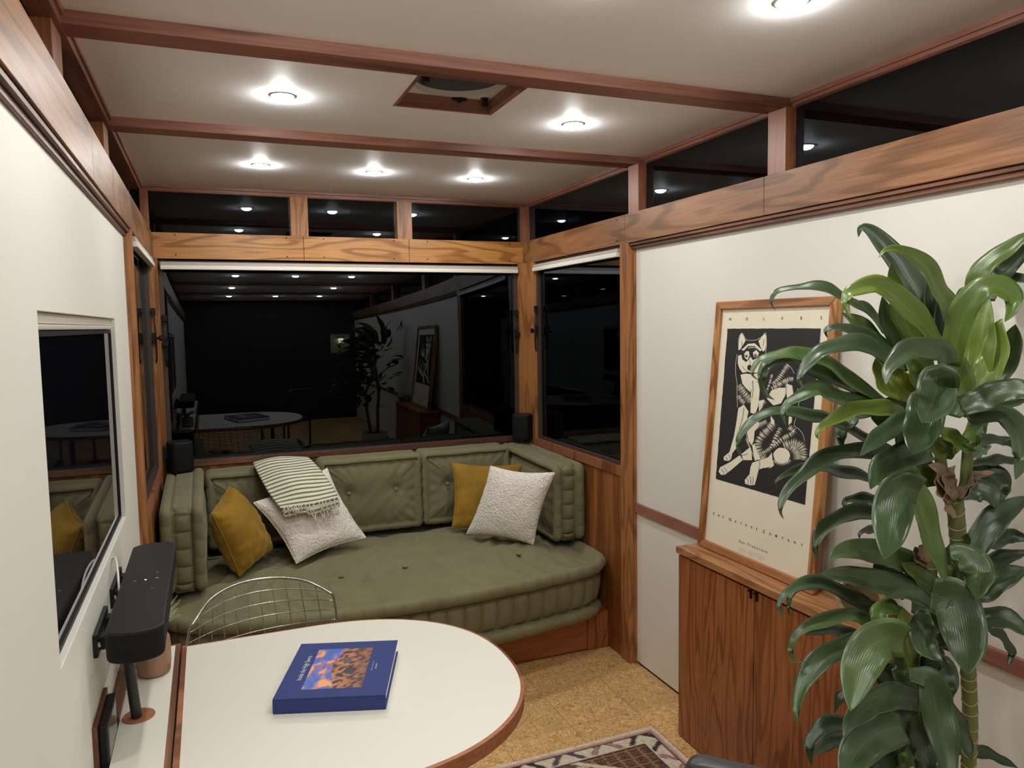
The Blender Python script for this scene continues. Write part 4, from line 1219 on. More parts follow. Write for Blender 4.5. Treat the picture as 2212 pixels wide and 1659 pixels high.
for path, wd, n in (([(600, 1285), (560, 1240), (545, 1170), (580, 1105), (640, 1050), (655, 1010)], 62, 40), ([(585, 1240), (640, 1200), (680, 1120), (715, 1050)], 40, 22),
                    ([(660, 1190), (720, 1140), (800, 1095), (815, 1070), (770, 1040)], 44, 26), ([(660, 725), (705, 680), (740, 625), (772, 582)], 40, 22), ([(610, 780), (632, 720), (652, 650)], 22, 20),
                    ([(740, 1190), (800, 1170), (850, 1180), (880, 1230), (870, 1290)], 80, 34), ([(790, 1200), (830, 1230), (835, 1290)], 60, 22), ([(650, 760), (710, 725), (770, 690), (812, 690)], 40, 26),
                    ([(402, 735), (430, 780), (470, 830), (490, 860)], 60, 20), ([(398, 812), (420, 850), (445, 870)], 44, 12), ([(660, 1300), (700, 1318), (750, 1318), (790, 1290)], 26, 24),
                    ([(760, 700), (755, 760), (745, 800)], 24, 12), ([(540, 1040), (575, 1020), (610, 1005)], 44, 14), ([(600, 790), (625, 820), (650, 835)], 34, 12), ([(560, 900), (580, 870), (600, 850)], 40, 10),
                    ([(470, 455), (520, 452), (560, 470)], 16, 16), ([(455, 1130), (470, 1170), (490, 1210)], 20, 12)):
    hatch(cm, path, wd, n)
def stroke(mb, path, wd, d):
    P = catmull([Vector((x, y)) for x, y in path], 5)
    for a, b in zip(P, P[1:]):
        t_ = (b - a).normalized(); nn = Vector((-t_.y, t_.x)) * wd / 2
        mb.poly([Z2(*(a - nn), d), Z2(*(b - nn), d), Z2(*(b + nn), d), Z2(*(a + nn), d)])
for path in ([(390, 500), (380, 560), (378, 640), (388, 720), (388, 800), (392, 900)], [(760, 574), (790, 600), (816, 645)], [(840, 756), (850, 860), (838, 950), (815, 1030), (850, 1060), (880, 1100), (893, 1150)],
             [(400, 470), (402, 385), (425, 343), (450, 385), (470, 397), (530, 395), (580, 365), (604, 344), (608, 440), (600, 500)], [(470, 930), (460, 1010), (458, 1100), (490, 1210), (530, 1300)]):
    stroke(cm, path, 2.6, .0007)
obj('wolf_print', cm, M['paper'], po)
ln_ = MB()
for path in ([(430, 590), (440, 610), (470, 632)], [(482, 545), (488, 560), (486, 590)], [(505, 700), (508, 770), (500, 830)], [(440, 900), (430, 980), (405, 1060)], [(300, 1268), (312, 1280), (318, 1298)], [(325, 1250), (336, 1270), (342, 1288)],
             [(268, 1360), (285, 1375), (292, 1398)], [(290, 1348), (305, 1362), (318, 1385)], [(462, 1430), (470, 1445), (472, 1470)], [(486, 1410), (490, 1440), (492, 1475)], [(508, 1415), (510, 1440), (508, 1475)], [(550, 1362), (600, 1352), (640, 1340)],
             [(420, 400), (428, 420), (424, 450)], [(586, 390), (590, 410), (582, 440)], [(380, 1250), (420, 1258), (470, 1245)], [(440, 515), (455, 505), (470, 512), (478, 530)], [(508, 512), (522, 500), (540, 508), (548, 520)], [(555, 1300), (560, 1330), (548, 1362)]):
    stroke(ln_, path, 3.2, .0012)
for cx_, cy_, rx_, ry_ in ((482, 602, 17, 22), (458, 518, 8, 8), (526, 513, 8, 8)):
    ln_.poly([Z2(cx_ + rx_ * math.cos(2 * math.pi * i / 18), cy_ + ry_ * math.sin(2 * math.pi * i / 18), .0012) for i in range(18)])
obj('wolf_outline', ln_, M['ink'], po)
tx = MB(); bl_ = PB
def letters(chars, zs, size, dz=.0005):
    for ch_, (u, v), sz in zip(chars, zs, size):
        p = pxy(u, v, 0)
        text_mesh(ch_, sz, p - pz * sz * .35, py, pz, tx, 0, dz, 'CENTER', bold=sz * .012)
letters('WOLVES', [(1480 + x / 3.455, 620 + y / 3.455) for x, y in ((337, 241), (461, 238), (588, 236), (724, 233), (867, 231), (1016, 228))], [.0150] * 6)
xs = (250, 279, 306, 346, 378, 411, 441, 473, 503, 546, 582, 618, 655, 690, 727, 768)
letters('THENATURECOMPANY', [(1450 + x / 2.724, 1050 + (162 + (x - 250) * (346 - 162) / 518) / 2.724) for x in xs], [.0165 if i in (0, 3, 9) else .0125 for i in range(16)])
xs = [402 + i * (560 - 402) / 12 for i in range(13)]
letters('San Francisco', [(1450 + x / 2.724, 1050 + (323 + (x - 402) * 62 / 158) / 2.724) for x in xs], [.0135] * 13)
obj('lettering', tx, M['ink'], po)
sm_ = MB()
for c0 in (398, 455, 508):
    for r_ in range(3):
        for w_ in range(5):
            x = c0 + w_ * 9.5; y = 363 + (x - 398) * .39 + r_ * 10
            if r_ == 2 and w_ > 2: continue
            a = pxy(1450 + x / 2.724, 1050 + y / 2.724, .0005)
            sm_.add([a, a + py * .0042, a + py * .0042 + pz * .0011, a + pz * .0011], [(0, 1, 2, 3)])
obj('small_print', sm_, M['inkgrey'], po)

# ------------------------------------------------------------------ rug
RX1, RY1 = 1.880, -1.815; RWD, RLN = 1.02, 1.55; cell = .0065
black_ = lin((44, 38, 40)); crm = lin((206, 192, 172)); brn = lin((96, 74, 56)); pink = lin((176, 128, 120)); red = lin((158, 78, 66)); yel = lin((206, 160, 74)); dk = lin((58, 46, 44))
def rugcol(u, v):
    u2 = min(u, RWD - u); e = min(u2, v)
    n_ = noise.noise(Vector((u * 60, v * 60, 1)))
    def band():
        return u if v > u2 else v
    if e < .014: c_ = crm if e > .004 else lin((225, 214, 200))
    elif e < .019: c_ = black_
    elif e < .028: c_ = pink if n_ > -.1 else lin((190, 150, 140))
    elif e < .033: c_ = black_
    elif e < .085:
        s_ = (v if u2 < v else u); ph = (s_ / .085) % 1.0; q = (e - .033) / .052
        c_ = crm
        d_ = abs(ph - (.25 + .5 * q)) if int(s_ / .085) % 2 else abs(ph - (.75 - .5 * q))
        if d_ < .11: c_ = (dk, pink, lin((98, 70, 84)))[int(s_ / .17) % 3]
        elif d_ < .16: c_ = black_
    elif e < .090: c_ = black_
    elif e < .096: c_ = crm
    elif e < .100: c_ = black_
    else:
        a, b = u2 - .100, v - .100
        c_ = brn
        # latticed corner panel with a cream zig-zag edge
        lim = .20 - max(0, b - .10) * .9 if True else 0
        edge_ = a * .75 + b * 1.0 - .235
        if edge_ < -.012:
            k = (math.sin(a * 420) * math.sin(b * 300)); c_ = dk if k > .1 else lin((150, 110, 74)) if k > -.4 else lin((92, 58, 50))
        elif edge_ < .014: c_ = crm
        else:
            cu, cv = u - RWD / 2, v - .62
            m_ = abs(cu) * 1.1 + abs(cv) - .34; st_ = (math.floor(m_ / .022) * .022)
            if st_ < -.20: c_ = yel if st_ < -.27 else black_
            elif st_ < -.17: c_ = yel
            elif st_ < -.15: c_ = black_
            elif st_ < -.02: c_ = red if n_ > -.35 else lin((178, 104, 88))
            elif st_ < .01: c_ = black_
            elif st_ < .03: c_ = pink
            for ru, rv in ((.30, .17), (.40, .15), (.51, .165), (.62, .15), (.72, .17), (.25, .30), (.77, .30)):
                d_ = math.hypot(u - ru, v - rv)
                if d_ < .032:
                    w_ = math.cos(6 * math.atan2(v - rv, u - ru))
                    c_ = crm if d_ < .012 + .014 * max(0, w_) else (pink if d_ < .026 else brn)
                    if d_ < .006: c_ = black_
    return tuple(x * (1 + .22 * n_) for x in c_)
nu = int(RWD / cell); nv = int(RLN / cell); rows = []; cols = []
for i in range(nv + 1):
    r = []
    for j in range(nu + 1):
        u, v = j * RWD / nu, i * RLN / nv
        wv = .003 * noise.noise(Vector((u * 8, 0, 0))) * (1 if i == 0 else 0)
        r.append((RX1 - u + .004 * noise.noise(Vector((v * 7, 5, 0))), RY1 - v + wv - .010 * u, .006 + .0012 * noise.noise(Vector((u * 40, v * 40, 0)))))
        cols.append(rugcol(u, v))
    rows.append(r)
rg = thing('rug', 'patterned brown and cream wool rug on the cork floor', 'rug', (1.37, -2.6, 0))
obj('pile', MB().grid([list(reversed(r)) for r in rows], cols=[c for i in range(nv + 1) for c in reversed(cols[i * (nu + 1):(i + 1) * (nu + 1)])]), M['rug'], rg, True)
obj('selvage', MB().box(RX1 - RWD + .004, RX1 - .004, RY1 - RLN, RY1 - .014, .0005, .0046), plain('rug_edge_wool', crm, .95), rg)
fg = MB(); random.seed(2)
for i in range(190):
    u = RWD * (i + .5) / 190; fg.tube([(RX1 - u, RY1 - .004 - .01 * u, .004), (RX1 - u + random.uniform(-.004, .004), RY1 + random.uniform(.004, .012) - .01 * u, .0025)], .0013, 4)
obj('fringe', fg, plain('rug_fringe', (.66, .58, .48), .95), rg)

# ------------------------------------------------------------------ black chair at the bottom edge of the view
bc_ = thing('padded_chair', 'black padded chair back at the bottom edge beside the rug', 'chair', (1.28, -3.52, 0))
P0 = at(1478, 1640, 2, .925); d_ = Vector((.68, -.735, 0)).normalized(); nrm_ = Vector((-d_.y, d_.x, 0))
o2 = round_poly([(0, .58), (.42, .58), (.42, .935), (0, .935)], [.05, .05, .05, .035], 8)
def cpt(u, v, h): return Vector((P0.x, P0.y, 0)) + d_ * u + nrm_ * h + Vector((0, 0, v))
base = [cpt(p.x, p.y, 0) for p in o2]
n_ = len(o2); cen2 = Vector((.21, .74)); rows = []
for s_, h in ((.80, -.024), (.93, -.022), (.985, -.014), (1, 0), (.985, .014), (.93, .022), (.80, .024)):
    rows.append([cpt(cen2.x + (p.x - cen2.x) * (1 - (1 - s_) * .35), cen2.y + (p.y - cen2.y) * (1 - (1 - s_) * .45), h) for p in o2])
mb = MB().grid(rows, closed=True)
for row, rev in ((rows[0], True), (rows[-1], False)):
    b0 = len(mb.v); mb.v += [tuple(p) for p in row]; mb.f.append(tuple(b0 + i for i in (range(n_) if rev else reversed(range(n_))))); mb.m.append(0)
obj('backrest', mb, plain('black_leather', (.03, .03, .033), .38), bc_, True)
sd_ = -nrm_
obj('seat', MB().prism([cpt(0, .44, 0) + sd_ * .02, cpt(.42, .44, 0) + sd_ * .02, cpt(.42, .44, 0) + sd_ * .40, cpt(0, .44, 0) + sd_ * .40], (0, 0, .05)), M['black'], bc_, False, .015)
for u, h in ((.03, .035), (.39, .035), (.03, .37), (.39, .37)):
    q = cpt(u, 0, 0) + sd_ * h; obj('leg', MB().tube([q + Vector((0, 0, .008)), q + Vector((0, 0, .445))], .011, 10), M['black'], bc_, True)
for u in (.06, .36):
    q = cpt(u, .46, 0); obj('upright', MB().tube([q + sd_ * .03, q + Vector((0, 0, .16)) + nrm_ * .0], .010, 10), M['black'], bc_, True)

# ------------------------------------------------------------------ corn plant
# each leaf: midrib from base to tip as seen in the photograph, apparent width (px), distance of base and tip from the camera, tone (0 dark .. 1 yellow-green)
LEAVES_TOP = [
 ([2010,780,1993,651,1957,582,1913,530,1881,497,1860,492,1854,513], 56, 1.84, 1.92, .10),
 ([2072,800,2056,669,2029,624,2007,578,1975,551,1939,537,1913,540,1897,558], 36, 1.74, 1.66, .55),
 ([2010,800,1980,740,1950,670,1932,615,1924,568], 48, 1.76, 1.72, .55),
 ([2040,765,2002,705,1966,665,1939,638,1911,620,1890,613,1857,620,1833,632,1826,655,1838,688], 44, 1.68, 1.62, .62),
 ([2050,790,2074,687,2101,642,2128,618,2165,618,2188,640,2186,668,2170,696], 52, 1.68, 1.54, .50),
 ([2109,850,2116,760,2122,700,2130,660,2137,640], 58, 1.74, 1.76, .70),
 ([2095,720,2107,630,2119,586,2147,555,2183,533,2212,512,2250,498], 42, 1.80, 1.72, .45),
 ([2140,650,2150,611,2174,578,2212,542,2255,516], 40, 1.86, 1.86, .12),
 ([2140,640,2160,612,2190,600,2240,604], 26, 1.88, 1.88, .10),
 ([2030,770,2016,690,2009,650,2004,612], 32, 1.84, 1.86, .15),
 ([2052,810,2042,732,2033,678,2026,634], 34, 1.82, 1.84, .05),
 ([2068,730,2058,660,2046,622], 22, 1.84, 1.86, .10),
 ([2066,720,2074,642,2088,618], 28, 1.82, 1.84, .25),
 ([1985,790,1932,723,1912,703,1890,683,1867,656,1843,650], 22, 1.82, 1.84, .25),
 ([1992,800,1939,723,1918,687,1905,640], 50, 1.79, 1.80, .32),
 ([1910,720,1880,672,1850,655,1815,638,1786,621,1758,615,1728,619,1701,623,1677,631,1666,648,1668,660,1675,670], 19, 1.84, 1.90, .18),
 ([1935,795,1890,741,1876,720,1849,692,1818,676], 42, 1.80, 1.84, .42),
 ([1955,805,1898,741,1876,727,1840,710,1804,707,1784,714,1787,730], 28, 1.76, 1.80, .15),
 ([1965,795,1915,770,1880,748,1848,738,1815,743,1775,757,1752,776,1734,798,1726,820,1737,840], 36, 1.72, 1.66, .16),
 ([1930,880,1887,853,1851,828,1824,806,1797,786,1770,774,1734,764,1707,760,1670,767,1643,776,1629,793,1625,809,1638,822], 28, 1.78, 1.74, .38),
 ([1915,872,1870,848,1833,830,1797,812,1761,797,1725,776,1698,771,1661,785,1647,807,1647,834,1658,854,1673,864], 33, 1.80, 1.74, .22),
 ([1945,885,1878,867,1833,862,1797,852,1775,838,1752,841,1725,856,1703,870,1692,892,1698,922], 33, 1.77, 1.70, .30),
 ([1935,975,1869,944,1833,923,1779,902,1752,898,1716,888,1670,888,1634,903,1613,921,1597,943,1594,966,1605,994], 25, 1.82, 1.78, .24),
 ([1985,905,1958,896,1915,881,1869,879,1833,888,1797,906,1772,924,1764,941,1772,951], 34, 1.70, 1.66, .68),
 ([1900,885,1850,890,1833,905,1820,923,1817,948,1820,970], 36, 1.84, 1.82, .22),
 ([1995,893,1956,906,1924,926,1887,953,1858,986], 42, 1.64, 1.52, .14),
 ([1930,985,1870,972,1830,974,1795,983,1765,998,1735,1025,1705,1055,1688,1085,1686,1106,1693,1122], 34, 1.78, 1.66, .18),
 ([1930,1050,1875,1033,1851,1024,1815,1017,1788,1009,1743,1010,1707,1019,1681,1035,1676,1045,1682,1057], 25, 1.84, 1.80, .20),
 ([2036,850,2031,826,2026,826,2020,857,2007,888,1991,913], 78, 1.62, 1.46, .20),
 ([2018,878,2003,868,1998,905,1985,942,1973,982], 76, 1.64, 1.50, .20),
 ([2050,790,2038,762,2002,750,1966,753,1939,773,1918,800,1914,832], 46, 1.62, 1.52, .18),
 ([1962,860,1925,840,1900,800,1892,770], 38, 1.74, 1.76, .85),
 ([1990,875,1958,840,1935,800,1928,780], 44, 1.72, 1.73, .90),
 ([2015,860,1985,805,1960,768], 44, 1.72, 1.72, .62),
 ([2092,870,2068,800,2040,768,2010,752], 54, 1.69, 1.66, .55),
 ([2108,850,2126,812,2147,767,2157,705,2166,688], 56, 1.72, 1.73, .78),
 ([2105,845,2150,800,2180,750,2194,700], 62, 1.80, 1.76, .28),
 ([2075,880,2119,862,2156,847,2192,840,2220,848,2250,868], 52, 1.64, 1.52, .20),
 ([2080,897,2137,884,2180,872,2225,860], 28, 1.78, 1.76, .14),
 ([2090,905,2130,895,2165,893,2190,912,2206,950,2208,993,2193,1037], 42, 1.66, 1.50, .20),
 ([2098,975,2101,939,2119,912,2140,886], 38, 1.68, 1.66, .48),
 ([2096,978,2069,950,2040,932,2014,922], 30, 1.68, 1.66, .52),
 ([2034,990,2022,957,2010,936], 32, 1.70, 1.70, .72),
 ([2044,992,2046,957,2040,934], 44, 1.73, 1.72, .52),
 ([2098,988,2119,972,2142,962], 24, 1.74, 1.74, .32),
 ([2096,1003,2130,996,2165,993,2215,998], 22, 1.84, 1.86, .06),  # dark shadow among the leaves, drawn as one more dark blade
 ([2096,960,2120,950,2155,950,2185,958,2206,992], 21, 1.86, 1.88, .05),
 ([2090,1016,2120,1017,2147,1026,2163,1046,2160,1088], 46, 1.86, 1.84, .10),
 ([2080,1072,2105,1062,2125,1060,2142,1070,2152,1098], 46, 1.82, 1.78, .14),
 ([2015,970,1969,978,1939,990,1902,1010,1880,1058], 58, 1.62, 1.52, .20),
 ([1990,1055,1962,1020,1950,992], 40, 1.72, 1.70, .70),
 ([2012,1052,1997,1010,1990,978], 42, 1.74, 1.72, .55),
 ([2060,840,2062,810,2056,770], 60, 1.76, 1.76, .48),
 ([2020,900,1970,880,1920,868,1895,866], 34, 1.80, 1.82, .12),
 ([1990,930,1950,915,1905,905,1880,900], 60, 1.80, 1.82, .12),
 ([2060,900,2075,860,2098,830], 60, 1.78, 1.78, .35),
 ([2000,985,1960,955,1935,935], 60, 1.82, 1.84, .10),
]
LEAVES_MID = [
 ([1990,1065,1960,1056,1938,1072,1928,1108,1921,1163,1911,1208], 82, 1.62, 1.50, .24),
 ([1915,1042,1957,1034,1984,1063,2002,1118,2020,1181,2034,1226,2042,1270], 44, 1.66, 1.62, .45),
 ([1950,1108,1891,1108,1850,1104,1814,1116,1778,1141,1763,1166,1761,1192,1771,1212], 34, 1.76, 1.66, .18),
 ([1930,1098,1890,1080,1859,1076,1832,1079,1824,1088,1823,1100], 25, 1.82, 1.82, .06),
 ([1985,1222,1949,1208,1904,1193,1859,1186,1814,1191,1790,1215], 52, 1.70, 1.58, .34),
 ([1930,1165,1900,1146,1868,1145,1857,1155,1857,1164], 17, 1.84, 1.84, .06),
 ([2010,1285,1976,1270,1922,1262,1859,1246,1805,1239,1768,1240], 50, 1.68, 1.56, .22),
 ([1930,1325,1880,1312,1850,1294,1814,1274,1768,1257,1732,1260,1705,1275,1688,1293,1683,1316,1696,1338], 30, 1.74, 1.62, .24),
 ([1850,1290,1790,1268,1760,1264,1722,1272,1707,1290,1703,1315,1708,1331], 15, 1.80, 1.76, .12),
 ([2060,1215,2083,1172,2091,1152], 32, 1.72, 1.70, .36),
 ([2052,1195,2075,1194,2096,1208,2114,1231,2112,1271,2109,1294], 62, 1.62, 1.54, .32),
 ([2092,1222,2119,1163,2147,1123,2174,1101,2225,1072], 56, 1.76, 1.80, .16),
 ([2110,1180,2150,1167,2183,1157,2230,1166], 36, 1.86, 1.86, .08),
 ([2090,1240,2119,1226,2156,1208,2225,1190], 36, 1.84, 1.84, .12),
 ([2075,1295,2116,1276,2156,1250,2225,1228], 58, 1.76, 1.72, .18),
 ([2045,1295,2011,1262,1984,1236,1946,1216], 42, 1.70, 1.68, .46),
 ([2045,1300,2065,1250,2070,1212], 38, 1.70, 1.70, .38),
 ([2045,1250,2052,1199,2060,1164], 26, 1.80, 1.80, .04),
 ([1960,1290,1930,1255,1905,1235,1888,1214], 56, 1.80, 1.82, .06),
 ([2040,1325,1976,1284,1912,1287], 32, 1.66, 1.62, .20),
 ([2015,1285,2034,1290,2064,1300,2080,1354,2088,1404,2089,1458], 92, 1.60, 1.50, .24),
 ([1996,1320,1992,1361,2003,1397,2036,1429], 54, 1.64, 1.58, .22),
 ([2090,1345,2127,1336,2178,1337,2235,1378], 46, 1.76, 1.70, .18),
 ([2110,1350,2147,1361,2173,1384,2186,1412,2177,1439], 19, 1.82, 1.80, .12),
 ([2000,1270,1985,1240,1990,1210], 60, 1.80, 1.80, .10),
 ([2030,1340,2050,1380,2062,1410], 70, 1.80, 1.80, .05),
]
LEAVES_LOW = [
 ([1955,1408,1913,1371,1875,1341,1842,1327,1786,1338,1743,1351,1716,1376,1708,1404,1714,1428,1739,1430], 30, 1.70, 1.60, .34),
 ([1900,1395,1862,1381,1811,1361,1774,1361,1737,1372], 28, 1.80, 1.78, .10),
 ([1935,1402,1862,1388,1811,1402,1769,1428,1737,1467,1722,1518,1721,1567], 46, 1.66, 1.54, .26),
 ([1960,1388,1925,1378,1888,1391,1862,1432,1847,1480,1837,1537], 84, 1.58, 1.46, .36),
 ([1945,1322,1922,1312,1905,1316,1898,1334,1902,1366], 38, 1.64, 1.58, .46),
 ([1972,1442,1969,1397,1960,1354,1948,1318,1940,1308], 40, 1.66, 1.66, .85),
 ([1990,1515,1963,1506,1925,1503,1875,1523,1838,1558,1822,1596], 56, 1.60, 1.50, .18),
 ([1880,1562,1845,1564,1814,1563,1781,1567,1758,1591,1748,1614,1754,1656], 38, 1.70, 1.62, .14),
 ([1880,1612,1834,1604,1799,1601,1769,1619,1754,1636], 32, 1.76, 1.70, .08),
 ([1955,1570,1925,1574,1887,1590,1857,1616,1834,1658,1822,1700], 80, 1.56, 1.46, .24),
 ([1965,1458,1988,1460,2012,1470,2026,1530,2039,1594,2050,1657,2058,1705], 66, 1.58, 1.50, .20),
 ([2035,1510,2054,1533,2077,1581,2100,1646], 36, 1.70, 1.66, .14),
 ([1985,1535,1960,1538,1935,1553,1926,1581,1930,1607], 34, 1.64, 1.60, .12),
 ([1950,1665,1963,1632,1980,1616], 28, 1.64, 1.64, .52),
 ([1930,1660,1943,1594,1964,1550], 38, 1.70, 1.72, .12),
 ([2060,1625,2089,1619,2140,1630,2200,1660], 25, 1.78, 1.74, .08),
 ([1985,1525,1963,1477,1938,1407], 22, 1.68, 1.72, .66),
 ([1975,1455,2010,1425,2036,1398], 62, 1.78, 1.78, .06),
 ([1982,1515,1981,1467,1988,1415], 42, 1.72, 1.74, .34),
 ([1885,1490,1850,1480,1814,1508,1803,1542], 20, 1.80, 1.80, .06),
 ([1990,1640,1975,1590,1985,1540], 60, 1.74, 1.74, .06),
 ([1940,1640,1900,1640,1870,1680], 60, 1.66, 1.60, .12),
 ([2000,1690,2020,1640,2035,1600], 60, 1.72, 1.72, .08),
 ([1950,1480,1915,1455,1895,1430], 60, 1.80, 1.82, .06),
 ([1985,1505,2000,1460,2028,1442,2044,1470,2040,1530], 60, 1.66, 1.60, .20),
 ([1975,1540,1990,1580,2002,1640,1998,1692], 64, 1.66, 1.60, .14),
 ([1976,1400,1958,1440,1962,1480,1985,1525], 54, 1.68, 1.64, .38),
 ([1980,1330,2000,1300,2020,1330,2012,1380], 56, 1.72, 1.70, .26),
]
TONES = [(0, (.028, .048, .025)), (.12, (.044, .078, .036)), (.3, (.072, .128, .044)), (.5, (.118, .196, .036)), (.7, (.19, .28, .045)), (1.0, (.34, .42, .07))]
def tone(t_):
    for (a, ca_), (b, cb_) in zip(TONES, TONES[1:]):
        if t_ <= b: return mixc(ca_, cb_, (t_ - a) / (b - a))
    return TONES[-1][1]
def leaf(mb, pts, wpx, d0, d1, tn, seed):
    uv = [(pts[i], pts[i + 1]) for i in range(0, len(pts), 2)]; m = len(uv); L_ = [0]
    for a, b in zip(uv, uv[1:]): L_.append(L_[-1] + math.hypot(b[0] - a[0], b[1] - a[1]))
    ctl = []
    for (u, v), l in zip(uv, L_):
        f = l / L_[-1]; ctl.append(deep(u, v, min(d0 + (d1 - d0) * (f ** 1.4), (XR - .04 - CAM.x) / max(.2, ray(u, v).x))))
    P = catmull(ctl, 6); n = len(P); S_ = [0]
    for a, b in zip(P, P[1:]): S_.append(S_[-1] + (b - a).length)
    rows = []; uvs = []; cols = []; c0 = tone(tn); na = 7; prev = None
    for i, p in enumerate(P):
        t_ = (P[min(i + 1, n - 1)] - P[max(i - 1, 0)]).normalized(); f = S_[i] / S_[-1]
        view = (p - CAM).normalized()
        side = t_.cross(view)
        if side.length < .05: side = prev if prev else RT.copy()
        side.normalize()
        if prev is not None and side.dot(prev) < -.2: side = -side
        prev = side.copy()
        hwp = wpx * ((p - CAM).dot(FW)) / F_PX / 2
        full = .036 if p.x < 2.07 else .02
        dep = math.sqrt(max(0, full ** 2 - hwp ** 2)) * .75
        up_s = 1 if side.z >= 0 else -1
        wv = side * hwp + view * (dep * up_s)
        prof = min(1, (.42 + 1.9 * f) if d0 - d1 < .085 else (.78 + 1.6 * f)) * max(0.0, 1 - max(0, (f - .45) / .55) ** 1.9) ** .85
        if f > .995: prof = .0
        nn = wv.normalized().cross(t_)
        if nn.dot(view) > 0: nn = -nn
        row = []
        for j in range(na):
            a = -1 + 2 * j / (na - 1)
            wav = .0035 * math.sin(f * 17 + seed * 2.1 + (2 if a > 0 else 0)) * abs(a) * prof
            row.append(p + wv * (a * prof) + nn * (-.010 * (1 - abs(a)) * prof + wav))
            uvs.append((j / (na - 1), f))
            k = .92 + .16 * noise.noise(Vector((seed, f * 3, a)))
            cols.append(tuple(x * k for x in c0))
        rows.append(row)
    mb.grid(rows, uvs=uvs, cols=cols)
def px_path(l, n=6):
    return catmull([deep(u, v, d) for u, v, d in l], n)
dp = thing('corn_plant', 'tall dracaena with arching strap leaves in front of the poster', 'plant', (1.85, -3.16, .0))
for ki, (nm, data) in enumerate((('upper_foliage', LEAVES_TOP), ('middle_foliage', LEAVES_MID), ('lower_foliage', LEAVES_LOW))):
    mb = MB()
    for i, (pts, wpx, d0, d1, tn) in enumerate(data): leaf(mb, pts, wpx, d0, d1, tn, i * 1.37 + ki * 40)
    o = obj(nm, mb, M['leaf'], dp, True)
    sd = o.modifiers.new('thickness', 'SOLIDIFY'); sd.thickness = .0006
def stem(path, r0, r1, scars, ms=M['cane']):
    n = len(path); o = obj('stem', MB().tube(path, [r0 + (r1 - r0) * i / (n - 1) for i in range(n)], 14), ms, dp, True)
    L_ = [0]
    for a, b in zip(path, path[1:]): L_.append(L_[-1] + (b - a).length)
    sc_ = MB(); s_ = .01; k = 0
    while scars < 1 and s_ < L_[-1] - .01:
        i = max(q for q in range(n) if L_[q] <= s_); i = min(i, n - 2); p = path[i].lerp(path[i + 1], (s_ - L_[i]) / (L_[i + 1] - L_[i])); t_ = (path[i + 1] - path[i]).normalized()
        r = r0 + (r1 - r0) * i / (n - 1); a1 = t_.orthogonal().normalized(); a2 = t_.cross(a1)
        vw = (CAM - p).normalized(); vw = (vw - t_ * vw.dot(t_)).normalized()
        ring = [p + (a1 * math.cos(2 * math.pi * q / 18) + a2 * math.sin(2 * math.pi * q / 18)) * (r * 1.01) for q in range(18)]
        ring = [q + t_ * (-.010 * (q - p).normalized().dot(vw) + .002 * math.sin(k * 5 + 3 * (q - p).normalized().dot(a1))) for q in ring]
        sc_.tube(ring, .0014, 5, closed=True); s_ += scars * (1 + .25 * math.sin(k * 3.1)); k += 1
    if sc_.v: obj('leaf_scar', sc_, M['scar'], o, True)
    return o
floor_pt = deep(2088, 1659, 1.76); base_z = .27
B1 = Vector((floor_pt.x + .006, floor_pt.y + .012, base_z))
stem([B1] + px_path([(2092, 1659, 1.76), (2096, 1560, 1.76), (2092, 1455, 1.76)]) + px_path([(2088, 1380, 1.76), (2076, 1290, 1.75), (2072, 1200, 1.74), (2066, 1120, 1.73), (2062, 1078, 1.72)]), .0155, .0185, .030)
stem(px_path([(2058, 1082, 1.72), (2044, 1050, 1.72), (2034, 1010, 1.72), (2030, 975, 1.72)]), .014, .012, 9)
stem(px_path([(2066, 1082, 1.72), (2084, 1050, 1.72), (2088, 1012, 1.71), (2092, 960, 1.70)]), .013, .012, 9)
B2 = Vector((B1.x - .07, B1.y - .02, base_z))
stem([B2] + px_path([(1990, 1659, 1.74), (1984, 1560, 1.74), (1976, 1470, 1.72), (1986, 1380, 1.74), (2000, 1290, 1.75), (2012, 1210, 1.76), (1996, 1130, 1.76), (1975, 1050, 1.75)]), .015, .014, .034)
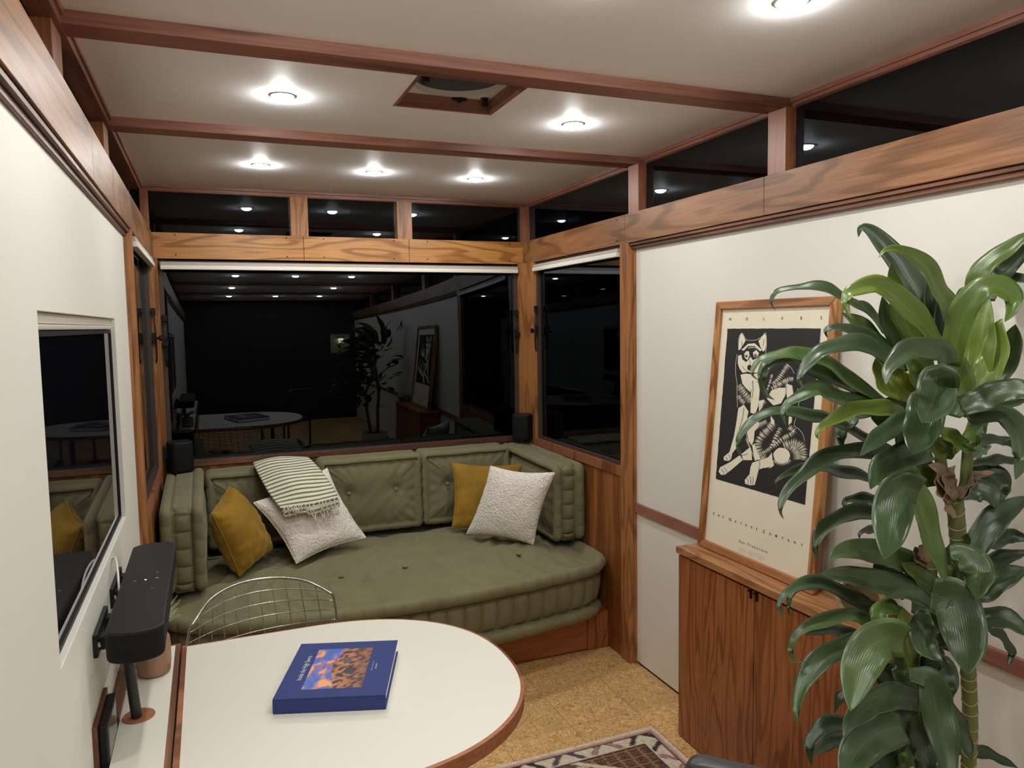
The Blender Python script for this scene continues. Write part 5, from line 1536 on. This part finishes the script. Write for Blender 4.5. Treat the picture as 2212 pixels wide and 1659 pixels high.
stem(px_path([(2040, 1300, 1.74), (2046, 1260, 1.73), (2056, 1225, 1.72)]), .014, .011, 9)
stem(px_path([(1976, 1470, 1.70), (1972, 1430, 1.69), (1970, 1390, 1.69)]), .011, .010, 9)
random.seed(21)
shm = [([2066,1078,2046,1042,2030,1012,2004,1004], 30), ([2068,1078,2090,1042,2112,1026,2150,1020], 22), ([2062,1080,2050,1030,2064,1005], 26), ([2072,1080,2094,1040,2098,1018], 20), ([2054,1085,2036,1060,2026,1020], 24),
       ([2012,1215,1998,1190,1984,1178], 34), ([2010,1222,1990,1205,1976,1180], 26), ([2064,1120,2050,1090,2044,1060], 20)]
for i, (pts, wpx) in enumerate(shm):
    mb = MB(); leaf(mb, pts, wpx, 1.70, 1.69, .5, i + 90)
    o = obj('dry_sheath', mb, M['dryleaf'], dp, True); sd = o.modifiers.new('thickness', 'SOLIDIFY'); sd.thickness = .001
pc = Vector((B1.x - .03, B1.y - .01, .0085))
tag(obj('planter', MB().lathe([(0, 0), (.105, 0), (.12, .02), (.135, .27), (.135, .285), (.127, .285), (.122, .25), (0, .25)], pc, 40), M['planter'], None, 'auto'), 'white round planter on the floor holding the corn plant', 'planter')
so = obj('soil', MB().lathe([(0, .257), (.119, .253), (.119, .251), (0, .251)], pc, 36), M['soil'], bpy.data.objects['planter'], True)

# small lantern on the far wall behind the camera (seen mirrored in the back window)
lp = thing('wall_lantern', 'small lit lantern on the wall behind the camera, mirrored in the back window', 'lamp', (1.93, REAR, 1.60))
obj('back_panel', MB().box(1.80, 2.06, REAR, REAR + .01, 1.36, 1.74), plain('pale_siding', (.30, .32, .20), .6), lp)
obj('hood', MB().box(1.885, 1.975, REAR + .01, REAR + .11, 1.66, 1.675), M['bronze'], lp, False, .003)
obj('lamp_glass', MB().box(1.900, 1.960, REAR + .03, REAR + .09, 1.56, 1.655), emit('lantern_glow', (1, .8, .45), 9), lp, False, .004)
obj('bracket', MB().box(1.922, 1.938, REAR + .008, REAR + .05, 1.53, 1.56), M['bronze'], lp, False, .002)
